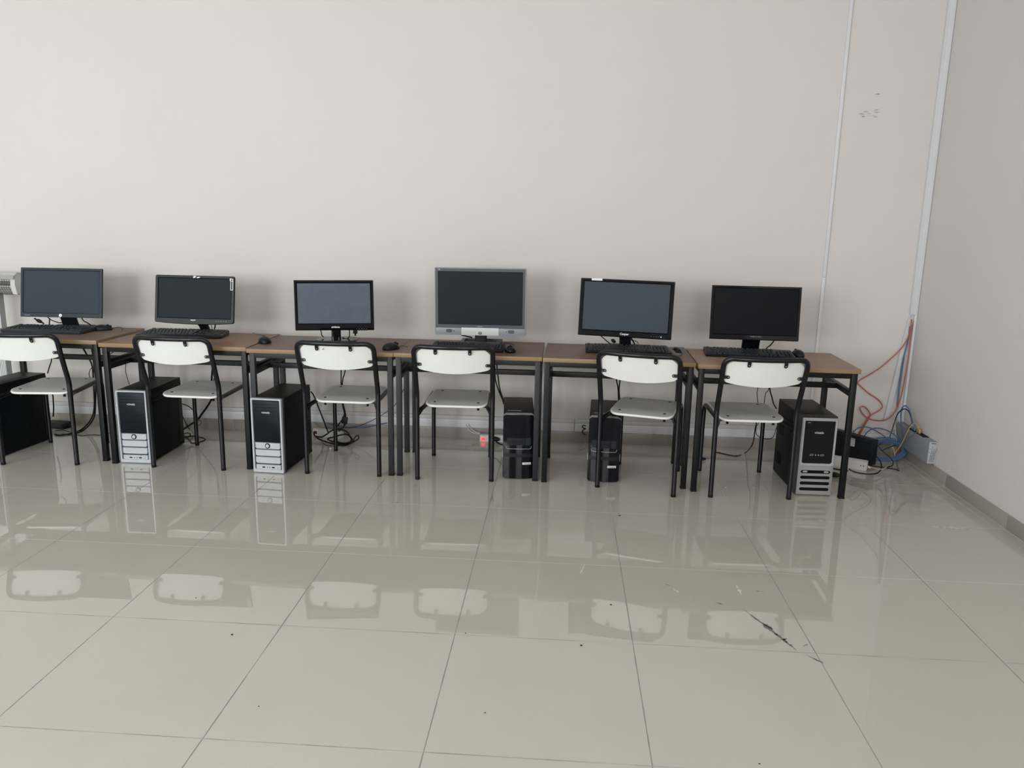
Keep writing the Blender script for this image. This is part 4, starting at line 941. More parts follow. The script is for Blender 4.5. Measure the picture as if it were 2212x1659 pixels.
# ------------------------------------------------------------------ cables: name, category, label, material, radius, centre line, group
CABLES = [
    ('monitor_cable', 'cable', 'black cable hanging straight down behind the leftmost desk to the tower', 'cable_black', 0.0035, [(-1.564, 2.7, 0.746), (-1.611, 2.76, 0.688), (-1.647, 2.8, 0.522), (-1.649, 2.8, 0.469), (-1.652, 2.78, 0.432), (-1.627, 2.72, 0.403)], None),
    ('video_cable', 'cable', 'black video cable with thick plug under the leftmost monitor', 'cable_black', 0.003, [(-1.553, 2.66, 0.765), (-1.542, 2.66, 0.754), (-1.524, 2.66, 0.741), (-1.501, 2.66, 0.733), (-1.484, 2.66, 0.728), (-1.461, 2.66, 0.728)], None),
    ('power_cable', 'cable', 'black power cable drooping to the right under the leftmost monitor', 'cable_black', 0.0035, [(-1.337, 2.66, 0.762), (-1.325, 2.66, 0.743), (-1.306, 2.67, 0.728), (-1.294, 2.68, 0.713), (-1.299, 2.7, 0.694)], None),
    ('cable_bundle', 'cable', 'thick black cable hanging by the leftmost desk right leg and curving onto the floor', 'cable_black', 0.005, [(-1.426, 2.78, 0.561), (-1.412, 2.8, 0.503), (-1.388, 2.8, 0.442), (-1.389, 2.8, 0.33), (-1.409, 2.82, 0.193), (-1.438, 2.84, 0.115), (-1.487, 2.86, 0.053), (-1.542, 2.858, 0.005), (-1.548, 2.779, 0.005), (-1.594, 2.729, 0.005), (-1.638, 2.745, 0.005)], None),
    ('power_cable', 'cable', 'second black cable of the pair beside the leftmost desk leg, tied to it halfway', 'cable_black', 0.0045, [(-1.373, 2.79, 0.561), (-1.382, 2.81, 0.44), (-1.381, 2.81, 0.328), (-1.409, 2.83, 0.191), (-1.435, 2.85, 0.106), (-1.485, 2.87, 0.041), (-1.522, 2.84, 0.004), (-1.53, 2.761, 0.004), (-1.597, 2.752, 0.004)], None),
    ('mouse_lead', 'cable', 'thin black wire looping out left of the cables by the leftmost desk leg', 'cable_black', 0.0022, [(-1.347, 2.79, 0.457), (-1.383, 2.79, 0.432), (-1.403, 2.79, 0.405), (-1.412, 2.8, 0.373), (-1.393, 2.8, 0.353)], None),
    ('power_cable', 'cable', 'black cables with a small plug down the back of the leftmost tower', 'cable_black', 0.004, [(-1.604, 2.7, 0.294), (-1.602, 2.71, 0.263), (-1.603, 2.71, 0.224), (-1.605, 2.71, 0.183), (-1.614, 2.71, 0.129)], None),
    ('network_cable', 'cable', 'thin dark wire lying on the floor from the leftmost tower to the desk leg', 'cable_black', 0.0022, [(-1.692, 2.825, 0.002), (-1.66, 2.852, 0.002), (-1.545, 2.789, 0.002), (-1.471, 2.744, 0.002), (-1.433, 2.76, 0.002), (-1.405, 2.775, 0.002), (-1.349, 2.772, 0.002), (-1.324, 2.864, 0.002)], None),
    ('video_cable', 'cable', 'black video cable curling right from the neck of the second monitor from left', 'cable_black', 0.003, [(-0.603, 2.62, 0.743), (-0.591, 2.63, 0.737), (-0.574, 2.64, 0.727), (-0.567, 2.66, 0.714)], None),
    ('signal_wire', 'cable', 'thinnest black wire under the second monitor from left', 'cable_black', 0.0015, [(-0.55, 2.64, 0.75), (-0.556, 2.64, 0.736), (-0.563, 2.64, 0.722)], None),
    ('signal_wire', 'cable', 'thin black wire just left of the thick cable under the second monitor from left', 'cable_black', 0.0018, [(-0.533, 2.64, 0.748), (-0.531, 2.64, 0.734), (-0.529, 2.64, 0.718)], None),
    ('power_cable', 'cable', 'thick black cable dropping at the right under the second monitor from left', 'cable_black', 0.004, [(-0.51, 2.64, 0.751), (-0.509, 2.64, 0.738), (-0.515, 2.64, 0.718)], None),
    ('signal_wire', 'cable', 'thin black wire dropping behind the second desk onto its tower top', 'cable_black', 0.002, [(-1.142, 2.8, 0.589), (-1.149, 2.8, 0.546), (-1.162, 2.8, 0.493), (-1.162, 2.78, 0.429), (-1.134, 2.74, 0.394), (-1.076, 2.66, 0.363)], None),
    ('signal_wire', 'cable', 'short black wire slanting behind the left rail of the second desk', 'cable_black', 0.0022, [(-1.165, 2.77, 0.634), (-1.198, 2.8, 0.599), (-1.229, 2.82, 0.572), (-1.247, 2.82, 0.539), (-1.267, 2.82, 0.521), (-1.302, 2.82, 0.5), (-1.345, 2.82, 0.484), (-1.373, 2.81, 0.447), (-1.401, 2.82, 0.373)], None),
    ('cable_bundle', 'cable', 'thick black bundle hanging behind the second chair and sweeping down to its tower', 'cable_black', 0.006, [(-0.591, 2.78, 0.614), (-0.624, 2.82, 0.459), (-0.645, 2.84, 0.363), (-0.653, 2.85, 0.26), (-0.686, 2.86, 0.2), (-0.729, 2.86, 0.144), (-0.761, 2.86, 0.103), (-0.799, 2.84, 0.074), (-0.804, 2.75, 0.067)], None),
    ('power_cable', 'cable', 'black cable bowing out right of the bundle behind the second chair', 'cable_black', 0.003, [(-0.62, 2.82, 0.491), (-0.619, 2.83, 0.425), (-0.618, 2.83, 0.396), (-0.634, 2.84, 0.358), (-0.647, 2.85, 0.308)], None),
    ('power_cable', 'cable', 'black cable arching right from the back of the second tower to the tied bundle', 'cable_black', 0.003, [(-0.784, 2.7, 0.243), (-0.76, 2.72, 0.23), (-0.746, 2.76, 0.198), (-0.738, 2.8, 0.158), (-0.751, 2.84, 0.118)], None),
    ('power_cable', 'cable', 'black cable running down from the back of the second tower beside its side panel', 'cable_black', 0.0028, [(-0.785, 2.7, 0.184), (-0.783, 2.73, 0.133), (-0.788, 2.77, 0.086), (-0.79, 2.8, 0.054)], None),
    ('signal_wire', 'cable', 'small black wire curls tied in the bundle by the second chair front leg', 'cable_black', 0.0016, [(-0.762, 2.84, 0.09), (-0.749, 2.84, 0.106), (-0.734, 2.84, 0.1), (-0.732, 2.84, 0.082), (-0.745, 2.84, 0.07), (-0.757, 2.84, 0.078), (-0.756, 2.84, 0.093), (-0.74, 2.84, 0.1)], None),
    ('power_cable', 'cable', 'black cord coiled flat on the floor beside the second tower', 'cable_black', 0.003, [(-0.821, 2.78, 0.025), (-0.81, 2.8, 0.029), (-0.789, 2.8, 0.024), (-0.798, 2.82, 0.003), (-0.807, 2.797, 0.003), (-0.84, 2.826, 0.003), (-0.828, 2.784, 0.003), (-0.795, 2.821, 0.003), (-0.734, 2.807, 0.003), (-0.679, 2.772, 0.003), (-0.672, 2.72, 0.003), (-0.695, 2.686, 0.003), (-0.718, 2.673, 0.003), (-0.764, 2.739, 0.003), (-0.819, 2.796, 0.003)], None),
    ('signal_wire', 'cable', 'thin black wire looping to the floor beside the second tower', 'cable_black', 0.0016, [(-0.79, 2.8, 0.057), (-0.763, 2.78, 0.046), (-0.746, 2.76, 0.028), (-0.764, 2.776, 0.002), (-0.756, 2.735, 0.002)], None),
    ('power_cable', 'cable', 'black power cable hanging left under the glossy third monitor', 'cable_black', 0.003, [(0.143, 2.58, 0.739), (0.148, 2.573, 0.724), (0.152, 2.567, 0.712), (0.165, 2.56, 0.702)], None),
    ('video_cable', 'cable', 'black video cable with long plug curling under the glossy third monitor', 'cable_black', 0.003, [(0.311, 2.58, 0.744), (0.311, 2.58, 0.72), (0.311, 2.57, 0.705), (0.3, 2.56, 0.695), (0.281, 2.57, 0.696), (0.27, 2.58, 0.7)], None),
    ('power_cable', 'cable', 'left strand of the black pair hanging behind the third chair seat', 'cable_black', 0.0035, [(0.201, 2.78, 0.552), (0.186, 2.82, 0.447), (0.178, 2.84, 0.361), (0.173, 2.86, 0.274), (0.177, 2.87, 0.212), (0.182, 2.88, 0.168), (0.163, 2.88, 0.125), (0.13, 2.88, 0.079)], None),
    ('video_cable', 'cable', 'right strand of the black pair behind the third chair, ending in a square plug', 'cable_black', 0.0035, [(0.235, 2.78, 0.553), (0.209, 2.82, 0.447), (0.194, 2.83, 0.407), (0.184, 2.84, 0.352), (0.181, 2.86, 0.25), (0.189, 2.87, 0.189), (0.191, 2.88, 0.141), (0.19, 2.88, 0.108), (0.174, 2.87, 0.083), (0.147, 2.86, 0.057)], None),
    ('power_cable', 'cable', 'black cable slanting from the back of the third tower down to the white strip', 'cable_black', 0.004, [(0.053, 2.64, 0.359), (0.06, 2.66, 0.335), (0.059, 2.72, 0.273), (0.062, 2.8, 0.172), (0.081, 2.86, 0.049)], None),
    ('cable_coil', 'cable', 'black cord coiled in long loops on the floor behind the third chair', 'cable_black', 0.0045, [(0.055, 2.66, 0.103), (0.053, 2.68, 0.077), (0.075, 2.7, 0.049), (0.082, 2.804, 0.004), (0.148, 2.76, 0.004), (0.212, 2.738, 0.004), (0.24, 2.793, 0.004), (0.249, 2.836, 0.004), (0.248, 2.76, 0.056), (0.219, 2.78, 0.064), (0.181, 2.78, 0.057), (0.137, 2.78, 0.043), (0.108, 2.76, 0.036), (0.113, 2.818, 0.004), (0.181, 2.775, 0.004), (0.224, 2.801, 0.004), (0.232, 2.844, 0.004), (0.256, 2.74, 0.059), (0.228, 2.78, 0.076), (0.185, 2.82, 0.082), (0.144, 2.84, 0.078), (0.105, 2.84, 0.064), (0.09, 2.8, 0.054), (0.074, 2.74, 0.052), (0.058, 2.7, 0.066)], None),
    ('power_cable', 'cable', 'black cord with a long end loop standing up right of the floor coil', 'cable_black', 0.004, [(0.121, 2.832, 0.004), (0.198, 2.789, 0.004), (0.27, 2.72, 0.033), (0.288, 2.72, 0.06), (0.305, 2.72, 0.075), (0.314, 2.72, 0.067), (0.308, 2.72, 0.052), (0.281, 2.72, 0.036), (0.229, 2.763, 0.004), (0.186, 2.747, 0.004)], None),
    ('signal_wire', 'cable', 'thin black wire looping on the floor with a white end, behind the third chair', 'cable_black', 0.0018, [(0.095, 2.7, 0.061), (0.038, 2.849, 0.002), (0.066, 2.79, 0.002), (0.098, 2.743, 0.002), (0.129, 2.727, 0.002), (0.159, 2.72, 0.002), (0.179, 2.733, 0.002)], None),
    ('network_cable', 'cable', 'thin dark network cable rising right past the third chair to the desk legs', 'cable_dark', 0.0022, [(0.108, 2.9, 0.057), (0.123, 2.92, 0.061), (0.181, 2.94, 0.061), (0.229, 2.94, 0.069), (0.274, 2.94, 0.083), (0.331, 2.92, 0.112), (0.378, 2.9, 0.14), (0.424, 2.88, 0.17), (0.465, 2.86, 0.203), (0.51, 2.84, 0.242), (0.534, 2.84, 0.282), (0.552, 2.84, 0.315), (0.575, 2.84, 0.356)], None),
    ('network_cable', 'cable', 'blue network cable lying against the skirting right of the third chair', 'cable_blue', 0.004, [(0.035, 2.985, 0.075), (0.089, 2.985, 0.061), (0.153, 2.985, 0.051), (0.216, 2.985, 0.051), (0.286, 2.985, 0.056), (0.365, 2.985, 0.077), (0.429, 2.985, 0.089)], None),
    ('power_cable', 'cable', 'short grey cord entering the left end of the white strip behind the third tower', 'cable_grey', 0.003, [(-0.051, 2.97, 0.085), (-0.033, 2.97, 0.073), (-0.011, 2.965, 0.057)], None),
    ('power_cable', 'cable', 'left black cable falling from the fourth desk onto its black tower', 'cable_black', 0.004, [(1.129, 2.76, 0.583), (1.137, 2.78, 0.496), (1.139, 2.79, 0.443), (1.151, 2.79, 0.397), (1.169, 2.78, 0.354), (1.189, 2.72, 0.334), (1.201, 2.672, 0.318)], None),
    ('video_cable', 'cable', 'right black cable falling from the fourth desk onto its black tower', 'cable_black', 0.004, [(1.145, 2.77, 0.582), (1.151, 2.78, 0.496), (1.156, 2.79, 0.452), (1.165, 2.79, 0.389), (1.178, 2.78, 0.349), (1.198, 2.7, 0.334), (1.209, 2.672, 0.307)], None),
    ('power_cable', 'cable', 'upper white cord curving from the wall duct into the white strip with red switch', 'cable_white', 0.004, [(0.955, 2.99, 0.104), (0.964, 2.985, 0.081), (0.986, 2.98, 0.062), (1.01, 2.975, 0.052), (1.032, 2.97, 0.048)], None),
    ('power_cable', 'cable', 'lower white cord curving from the wall duct into the white strip with red switch', 'cable_white', 0.004, [(0.94, 2.99, 0.097), (0.949, 2.985, 0.074), (0.971, 2.98, 0.055), (0.998, 2.975, 0.045), (1.032, 2.97, 0.042)], None),
    ('power_cable', 'cable', 'black cord lying behind the black tower of the fourth desk next to the strip plug', 'cable_black', 0.004, [(1.115, 2.9, 0.034), (1.131, 2.954, 0.004), (1.152, 2.914, 0.004), (1.178, 2.887, 0.004), (1.207, 2.89, 0.004)], None),
    ('power_cable', 'cable', 'thick black cable bulging out right of the fourth desk tower', 'cable_black', 0.006, [(1.349, 2.7, 0.248), (1.365, 2.72, 0.224), (1.382, 2.74, 0.202), (1.388, 2.74, 0.176), (1.391, 2.74, 0.148), (1.379, 2.72, 0.106), (1.372, 2.7, 0.083)], None),
    ('signal_wire', 'cable', 'thin grey wire on the floor left of the fourth desk tower', 'cable_grey', 0.0015, [(1.136, 2.643, 0.002), (1.153, 2.608, 0.002), (1.173, 2.574, 0.002), (1.193, 2.523, 0.002), (1.207, 2.489, 0.002)], None),
    ('video_cable', 'cable', 'black video cable peeking out left under the grey framed monitor', 'cable_black', 0.004, [(0.955, 2.62, 0.727), (0.973, 2.63, 0.722), (0.992, 2.65, 0.714), (1.012, 2.66, 0.709)], None),
    ('video_cable', 'cable', 'black video cable with plug sloping left under the fifth monitor', 'cable_black', 0.003, [(1.751, 2.58, 0.75), (1.768, 2.6, 0.734), (1.785, 2.62, 0.718), (1.802, 2.63, 0.704), (1.819, 2.64, 0.692)], None),
    ('power_cable', 'cable', 'thick black cable sloping right from the neck of the fifth monitor', 'cable_black', 0.004, [(1.917, 2.58, 0.749), (1.927, 2.6, 0.733), (1.936, 2.61, 0.719), (1.947, 2.63, 0.7)], None),
    ('signal_wire', 'cable', 'thin black wire arching right of the fifth monitor neck', 'cable_black', 0.002, [(1.909, 2.6, 0.727), (1.928, 2.61, 0.727), (1.945, 2.62, 0.723), (1.959, 2.63, 0.716), (1.968, 2.64, 0.704)], None),
    ('power_cable', 'cable', 'left black strand hanging behind the fifth chair', 'cable_black', 0.004, [(1.853, 2.74, 0.553), (1.867, 2.8, 0.453), (1.878, 2.82, 0.406), (1.885, 2.83, 0.338), (1.887, 2.82, 0.269), (1.869, 2.74, 0.202), (1.852, 2.674, 0.191)], None),
    ('video_cable', 'cable', 'right black strand hanging behind the fifth chair', 'cable_black', 0.004, [(1.88, 2.74, 0.554), (1.886, 2.8, 0.453), (1.885, 2.82, 0.392), (1.891, 2.83, 0.339), (1.896, 2.82, 0.269), (1.88, 2.74, 0.203), (1.86, 2.674, 0.177)], None),
    ('power_cable', 'cable', 'black cord loops sticking out left of the fifth desk tower', 'cable_black', 0.0035, [(1.692, 2.72, 0.187), (1.676, 2.72, 0.189), (1.671, 2.72, 0.18), (1.679, 2.72, 0.172), (1.69, 2.72, 0.17), (1.677, 2.72, 0.161), (1.672, 2.72, 0.146), (1.683, 2.72, 0.135), (1.695, 2.72, 0.133)], None),
    ('network_cable', 'cable', 'thin yellow network cable loop on the floor left of the fifth desk tower', 'cable_yellow', 0.002, [(1.697, 2.74, 0.081), (1.679, 2.7, 0.08), (1.67, 2.906, 0.002), (1.663, 2.865, 0.002), (1.671, 2.836, 0.002), (1.686, 2.858, 0.002), (1.704, 2.89, 0.002)], None),
    ('power_cable', 'cable', 'white cord lying along the top of the skirting behind the fifth chair', 'cable_white', 0.004, [(1.891, 3, 0.074), (1.929, 3, 0.068), (1.985, 3, 0.067), (2.037, 3, 0.071), (2.095, 3, 0.076), (2.129, 3, 0.08), (2.158, 3, 0.086)], None),
    ('power_cable', 'cable', 'black cable bending left from the back of the rightmost monitor', 'cable_black', 0.0035, [(2.709, 2.58, 0.751), (2.703, 2.59, 0.736), (2.696, 2.6, 0.721), (2.682, 2.6, 0.71), (2.671, 2.6, 0.694)], None),
    ('signal_wire', 'cable', 'leftmost thin black wire hanging behind the last chair seat', 'cable_black', 0.0022, [(2.67, 2.7, 0.586), (2.694, 2.78, 0.439), (2.696, 2.8, 0.404), (2.706, 2.8, 0.35), (2.722, 2.8, 0.289), (2.724, 2.8, 0.232), (2.705, 2.78, 0.205), (2.7, 2.76, 0.17), (2.713, 2.75, 0.153), (2.738, 2.74, 0.143), (2.768, 2.72, 0.147), (2.788, 2.7, 0.168), (2.786, 2.66, 0.223), (2.781, 2.62, 0.253)], None),
    ('signal_wire', 'cable', 'thin black wire slanting left behind the last chair seat', 'cable_black', 0.0022, [(2.733, 2.7, 0.588), (2.758, 2.78, 0.441), (2.747, 2.8, 0.403), (2.744, 2.8, 0.352), (2.745, 2.8, 0.304)], None),
    ('video_cable', 'cable', 'thick black cable with a plug slanting right towards the silver fronted tower', 'cable_black', 0.004, [(2.73, 2.72, 0.557), (2.758, 2.76, 0.44), (2.768, 2.74, 0.397), (2.771, 2.7, 0.365), (2.766, 2.62, 0.356)], None),
    ('video_cable', 'cable', 'black video cable sagging under the last chair to a blue plug on the floor', 'cable_black', 0.0035, [(2.708, 2.8, 0.317), (2.704, 2.78, 0.242), (2.688, 2.74, 0.195), (2.67, 2.68, 0.149), (2.65, 2.64, 0.121), (2.683, 2.902, 0.004), (2.616, 2.825, 0.004), (2.559, 2.847, 0.004), (2.518, 2.881, 0.004), (2.487, 2.896, 0.004)], None),
    ('network_cable', 'cable', 'orange network cable sweeping from the corner duct across to the last desk leg and back', 'cable_orange', 0.0038, [(3.614, 2.99, 0.843), (3.615, 2.99, 0.81), (3.607, 2.99, 0.737), (3.571, 2.99, 0.661), (3.484, 2.99, 0.562), (3.424, 2.99, 0.512), (3.365, 2.99, 0.472), (3.343, 2.99, 0.447), (3.363, 2.99, 0.426), (3.411, 2.99, 0.386), (3.475, 2.99, 0.346), (3.506, 2.99, 0.305), (3.483, 2.99, 0.273), (3.44, 2.99, 0.243), (3.412, 2.99, 0.196), (3.379, 2.99, 0.12)], None),
    ('network_cable', 'cable', 'orange network cable dropping down the corner duct and curling in a loop on the wall', 'cable_orange', 0.0038, [(3.613, 2.982, 0.844), (3.614, 2.982, 0.805), (3.619, 2.982, 0.67), (3.616, 2.982, 0.533), (3.607, 2.982, 0.381), (3.58, 2.982, 0.274), (3.533, 2.982, 0.223), (3.466, 2.982, 0.217), (3.411, 2.982, 0.237), (3.379, 2.982, 0.27), (3.371, 2.982, 0.293), (3.39, 2.982, 0.303), (3.423, 2.982, 0.276), (3.434, 2.982, 0.241), (3.41, 2.982, 0.183), (3.386, 2.982, 0.122)], None),
    ('network_cable', 'cable', 'blue network cable hanging inside the open corner duct', 'cable_blue', 0.004, [(3.613, 2.995, 0.801), (3.61, 2.995, 0.708), (3.595, 2.995, 0.586), (3.593, 2.995, 0.46), (3.594, 2.995, 0.364), (3.596, 2.995, 0.3)], None),
    ('network_cable', 'cable', 'blue network cable arching over the grey wall switch into its ports', 'cable_blue', 0.0035, [(3.599, 2.88, 0.134), (3.597, 2.9, 0.191), (3.583, 2.9, 0.266), (3.574, 2.88, 0.316), (3.58, 2.86, 0.342), (3.59, 2.84, 0.338), (3.603, 2.82, 0.306), (3.615, 2.8, 0.247)], None),
    ('network_cable', 'cable', 'dark navy network cable arching from the floor over to the grey wall switch', 'cable_navy', 0.0035, [(3.546, 2.93, 0.126), (3.554, 2.93, 0.17), (3.565, 2.93, 0.228), (3.57, 2.92, 0.272), (3.571, 2.88, 0.309), (3.583, 2.86, 0.323), (3.596, 2.84, 0.316), (3.61, 2.83, 0.285), (3.618, 2.815, 0.243)], None),
    ('network_cable', 'cable', 'yellow network cable hooking over the top of the grey wall switch', 'cable_yellow', 0.003, [(3.549, 2.84, 0.052), (3.564, 2.82, 0.1), (3.574, 2.8, 0.152), (3.578, 2.78, 0.203), (3.59, 2.77, 0.243), (3.605, 2.76, 0.26), (3.619, 2.75, 0.25), (3.625, 2.74, 0.224)], None),
    ('network_cable', 'cable', 'short blue network cable plugged beside the yellow one on the wall switch', 'cable_blue', 0.0035, [(3.59, 2.84, 0.134), (3.589, 2.82, 0.189), (3.596, 2.8, 0.236), (3.611, 2.79, 0.254), (3.623, 2.78, 0.235)], None),
    ('power_cable', 'cable', 'thin grey cord slanting across the side of the grey wall switch', 'cable_grey', 0.002, [(3.591, 2.84, 0.122), (3.594, 2.79, 0.163), (3.599, 2.74, 0.201), (3.612, 2.72, 0.224)], None),
    ('power_cable', 'cable', 'white cord hanging from the bottom of the corner duct', 'cable_white', 0.003, [(3.586, 2.98, 0.245), (3.585, 2.97, 0.204), (3.586, 2.95, 0.153), (3.586, 2.92, 0.107)], None),
    ('network_cable', 'cable', 'blue network cable arching high from behind the desk leg to the blue coil', 'cable_blue', 0.0035, [(3.315, 2.9, 0.157), (3.323, 2.9, 0.169), (3.346, 2.91, 0.184), (3.381, 2.92, 0.189), (3.418, 2.92, 0.184), (3.469, 2.92, 0.16), (3.521, 2.91, 0.128), (3.55, 2.9, 0.114)], None),
    ('network_cable', 'cable', 'blue network cable arching low in front of the wall duct to the blue coil', 'cable_blue', 0.0035, [(3.394, 2.93, 0.12), (3.405, 2.93, 0.147), (3.435, 2.94, 0.17), (3.469, 2.94, 0.179), (3.511, 2.93, 0.174), (3.548, 2.92, 0.158), (3.574, 2.9, 0.139), (3.591, 2.87, 0.115)], None),
    ('cable_coil', 'cable', 'thick coil of blue network cable on the floor in the room corner', 'cable_blue', 0.004, [(3.635, 2.88, 0.058), (3.615, 2.86, 0.036), (3.579, 2.846, 0.019), (3.534, 2.838, 0.01), (3.489, 2.837, 0.009), (3.449, 2.844, 0.017), (3.422, 2.858, 0.033), (3.415, 2.877, 0.056), (3.433, 2.897, 0.079), (3.469, 2.912, 0.097), (3.514, 2.92, 0.106), (3.558, 2.921, 0.106), (3.592, 2.914, 0.099), (3.613, 2.902, 0.085), (3.619, 2.887, 0.068), (3.608, 2.871, 0.049), (3.58, 2.857, 0.032), (3.538, 2.847, 0.02), (3.491, 2.845, 0.018), (3.452, 2.852, 0.025), (3.428, 2.865, 0.041), (3.425, 2.881, 0.06), (3.441, 2.896, 0.078), (3.47, 2.908, 0.092), (3.507, 2.916, 0.101), (3.548, 2.917, 0.102), (3.585, 2.911, 0.095), (3.611, 2.898, 0.08), (3.618, 2.881, 0.06), (3.602, 2.862, 0.038), (3.568, 2.848, 0.021), (3.524, 2.84, 0.012), (3.481, 2.84, 0.011), (3.445, 2.846, 0.019), (3.42, 2.858, 0.033), (3.41, 2.874, 0.052), (3.42, 2.893, 0.074), (3.451, 2.911, 0.095), (3.498, 2.923, 0.109), (3.553, 2.926, 0.113), (3.6, 2.919, 0.104), (3.628, 2.904, 0.087), (3.632, 2.885, 0.065), (3.615, 2.866, 0.043), (3.58, 2.851, 0.025), (3.534, 2.842, 0.014), (3.484, 2.84, 0.012), (3.439, 2.847, 0.02), (3.41, 2.862, 0.038), (3.406, 2.882, 0.061), (3.427, 2.902, 0.085), (3.467, 2.916, 0.101), (3.514, 2.922, 0.108), (3.556, 2.92, 0.106), (3.588, 2.912, 0.096), (3.607, 2.899, 0.081), (3.611, 2.884, 0.064), (3.6, 2.869, 0.045), (3.574, 2.855, 0.029), (3.537, 2.846, 0.019), (3.497, 2.845, 0.018), (3.465, 2.851, 0.025), (3.446, 2.862, 0.037), (3.442, 2.875, 0.053), (3.452, 2.888, 0.069), (3.475, 2.901, 0.084), (3.509, 2.911, 0.095), (3.551, 2.915, 0.1), (3.594, 2.912, 0.096), (3.625, 2.9, 0.082), (3.635, 2.881, 0.06), (3.618, 2.862, 0.037), (3.58, 2.845, 0.018), (3.53, 2.837, 0.008), (3.477, 2.836, 0.007), (3.431, 2.844, 0.017), (3.4, 2.86, 0.035), (3.389, 2.88, 0.059), (3.404, 2.903, 0.086), (3.443, 2.922, 0.108), (3.498, 2.933, 0.121), (3.554, 2.932, 0.12), (3.596, 2.922, 0.108), (3.616, 2.906, 0.089), (3.615, 2.887, 0.067), (3.597, 2.87, 0.047), (3.567, 2.857, 0.032), (3.529, 2.848, 0.022), (3.488, 2.846, 0.019), (3.452, 2.851, 0.025), (3.43, 2.862, 0.038), (3.428, 2.877, 0.056), (3.444, 2.892, 0.073), (3.475, 2.903, 0.086), (3.512, 2.908, 0.092), (3.549, 2.909, 0.093), (3.583, 2.904, 0.087), (3.608, 2.894, 0.075), (3.619, 2.879, 0.058), (3.611, 2.862, 0.038), (3.582, 2.847, 0.02), (3.539, 2.837, 0.009), (3.491, 2.837, 0.008), (3.452, 2.845, 0.018), (3.428, 2.86, 0.035), (3.423, 2.878, 0.056), (3.436, 2.896, 0.078), (3.466, 2.913, 0.098), (3.511, 2.924, 0.111), (3.561, 2.928, 0.115), (3.606, 2.922, 0.108), (3.634, 2.907, 0.091), (3.637, 2.888, 0.068)], None),
    ('power_cable', 'cable', 'longest black cord looping in front of the white corner power strip', 'cable_black', 0.0028, [(3.321, 2.82, 0.116), (3.345, 2.78, 0.098), (3.378, 2.76, 0.075), (3.406, 2.74, 0.055), (3.413, 2.7, 0.037), (3.426, 2.71, 0.003), (3.389, 2.636, 0.003), (3.347, 2.582, 0.003), (3.301, 2.566, 0.003), (3.256, 2.577, 0.003), (3.228, 2.607, 0.003), (3.219, 2.649, 0.003)], None),
    ('power_cable', 'cable', 'black cord crossing the middle of the blue coil', 'cable_black', 0.0026, [(3.39, 2.8, 0.102), (3.407, 2.79, 0.114), (3.421, 2.78, 0.112), (3.441, 2.76, 0.086), (3.471, 2.73, 0.063), (3.481, 2.7, 0.046), (3.52, 2.78, 0.003), (3.49, 2.736, 0.003), (3.45, 2.704, 0.003)], None),
    ('power_cable', 'cable', 'short black cord from the black case into the right end of the power strip', 'cable_black', 0.0028, [(3.35, 2.8, 0.106), (3.36, 2.78, 0.096), (3.368, 2.75, 0.083), (3.364, 2.72, 0.068), (3.342, 2.69, 0.046), (3.329, 2.68, 0.037)], None),
    ('power_cable', 'cable', 'black cord hanging over the front of the blue coil to the power strip', 'cable_black', 0.0026, [(3.45, 2.8, 0.121), (3.425, 2.79, 0.109), (3.409, 2.77, 0.087), (3.396, 2.74, 0.063), (3.376, 2.71, 0.041), (3.34, 2.68, 0.034)], None),
    ('power_cable', 'cable', 'black cord with a plug lying inside the blue coil', 'cable_black', 0.003, [(3.549, 2.84, 0.102), (3.523, 2.83, 0.098), (3.507, 2.83, 0.09), (3.488, 2.83, 0.08), (3.466, 2.82, 0.071)], None),
    ('power_cable', 'cable', 'black cord on the floor pointing right beyond the white corner power strip', 'cable_black', 0.003, [(3.366, 2.728, 0.003), (3.408, 2.716, 0.003), (3.462, 2.69, 0.003), (3.493, 2.674, 0.003), (3.501, 2.649, 0.003)], None),
    ('power_cable', 'cable', 'black cord curling left of the label on the black case', 'cable_black', 0.0026, [(3.217, 2.7, 0.164), (3.196, 2.69, 0.155), (3.182, 2.68, 0.135), (3.18, 2.68, 0.104), (3.191, 2.68, 0.073)], None),
    ('power_cable', 'cable', 'white cord running from the end of the corner power strip', 'cable_cream', 0.004, [(3.32, 2.645, 0.022), (3.344, 2.65, 0.016), (3.377, 2.669, 0.004), (3.412, 2.661, 0.004), (3.448, 2.7, 0.004), (3.499, 2.777, 0.004), (3.54, 2.837, 0.004)], None),
    ('power_cable', 'cable', 'grey cord end on the floor below the blue coil', 'cable_grey', 0.0026, [(3.595, 2.905, 0.003), (3.552, 2.807, 0.003), (3.522, 2.713, 0.003), (3.504, 2.651, 0.003)], None),
    ('power_cable', 'cable', 'cream cord hanging inside the blue coil', 'cable_cream', 0.0032, [(3.543, 2.88, 0.087), (3.549, 2.87, 0.073), (3.549, 2.85, 0.061), (3.546, 2.83, 0.044)], None),
    ('power_cable', 'cable', 'black power cord on the floor right of the silver fronted tower', 'cable_black', 0.004, [(3.079, 2.654, 0.004), (3.115, 2.646, 0.004), (3.141, 2.636, 0.004), (3.158, 2.625, 0.004), (3.176, 2.614, 0.004), (3.2, 2.609, 0.004)], None),
    ('power_cable', 'cable', 'black cord with a moulded plug beside the silver fronted tower foot', 'cable_black', 0.003, [(3.108, 2.476, 0.003), (3.119, 2.47, 0.003), (3.129, 2.463, 0.003), (3.139, 2.456, 0.003)], None),
]
WPOW = (113, 105, 66)
EXPO = 0.12
crumb('white paper crumb on the floor under the rightmost chair', 2.433, 2.237, .005, 'paper', 1)
crumb('grey crumb on the floor in front of the askew chair', 1.834, 1.763, .006, 'rubber', 2)
crumb('round black crumb on the floor tile below the askew chair reflection', 1.742, .864, .0045, 'hole', 3)
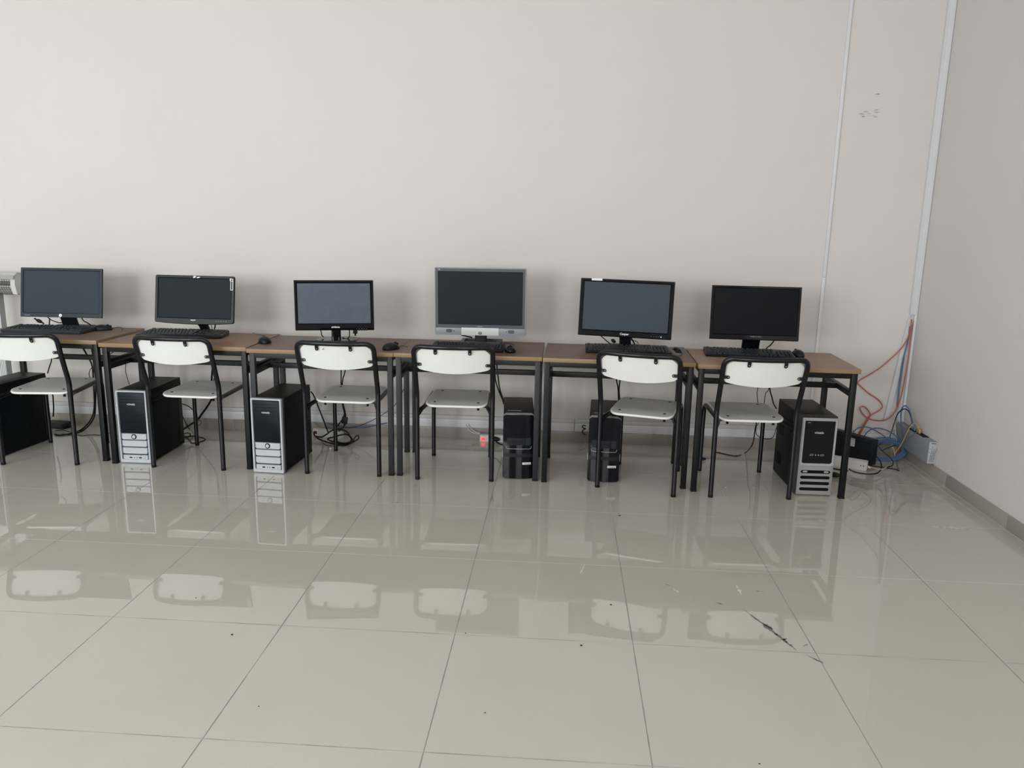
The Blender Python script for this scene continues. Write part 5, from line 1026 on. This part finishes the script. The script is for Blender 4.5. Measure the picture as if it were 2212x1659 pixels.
crumb('tiny dark crumb just right of a tile joint in the middle of the floor', 1.235, .611, .003, 'hole', 4)
crumb('dark elongated crumb on the large tile right of the middle joint', 1.627, .57, .005, 'rubber', 5)
crumb('dark crumb on the large tile at the left of the floor', .457, .523, .005, 'rubber', 6)
crumb('tiny dark crumb inside the second chair reflection', .219, .76, .003, 'hole', 7)
crumb('tiny dark crumb on the left front tile', .695, .151, .003, 'rubber', 8)
crumb('brown crumb in the middle of the front tile', 1.345, .182, .003, 'rubber', 9)
crumb('dark crumb at the bottom edge right of the middle', 2.081, .034, .003, 'rubber', 10)

for name, cat, label, m, r, pts, grp in CABLES:
    mb = MB(); mb.tube(spline(pts, 5), r, 7 if r < .003 else 8)
    tag(mb.build(name, m), label, cat, grp)

# ------------------------------------------------------------------ daylight through the windows behind the viewer
for i, (a, b) in enumerate(WINS):
    L = D.lights.new('daylight', 'AREA'); L.shape = 'RECTANGLE'; L.size = b-a-.1; L.size_y = WZ[1]-WZ[0]-.1
    L.energy = WPOW[i]; L.color = ((0.93, 0.99, 1.0), (0.965, 0.985, 1.0), (1.0, 0.945, 0.93))[i]
    o = D.objects.new('daylight', L); C.objects.link(o); o.location = ((a+b)/2, YF-.02, (WZ[0]+WZ[1])/2); o.rotation_euler = (PI/2, 0, 0)
w = D.worlds.new('sky'); bpy.context.scene.world = w; w.use_nodes = True
nt = w.node_tree; bg = nt.nodes['Background']; bg.inputs['Color'].default_value = (0.80, 0.90, 1.0, 1); bg.inputs['Strength'].default_value = 0.5

# ------------------------------------------------------------------ camera
cam = D.cameras.new('camera'); cam.sensor_width = 36.0; cam.lens = 1682.19/2212*36; cam.clip_start = 0.05
co = D.objects.new('camera', cam); C.objects.link(co)
yaw, pit, rol = -0.0627091, -0.2075662, 0.0189787
fw = Vector((math.sin(yaw)*math.cos(pit), math.cos(yaw)*math.cos(pit), math.sin(pit)))
r0 = Vector((math.cos(yaw), -math.sin(yaw), 0)); u0 = r0.cross(fw)
r1 = r0*math.cos(rol)+u0*math.sin(rol); u1 = u0*math.cos(rol)-r0*math.sin(rol)
mw = Matrix((r1, u1, -fw)).transposed().to_4x4(); mw.translation = Vector((1.5285712, -1.7960832, 1.3807851)); co.matrix_world = mw
sc = bpy.context.scene; sc.camera = co
sc.view_settings.view_transform = 'Standard'; sc.view_settings.look = 'None'; sc.view_settings.gamma = 1.0; sc.view_settings.exposure = EXPO
sc.view_settings.use_curve_mapping = False

sc.cycles.max_bounces = 6; sc.cycles.diffuse_bounces = 3; sc.cycles.glossy_bounces = 3; sc.cycles.transmission_bounces = 1
sc.cycles.use_adaptive_sampling = True; sc.cycles.adaptive_threshold = 0.04
w.cycles.sampling_method = 'NONE'
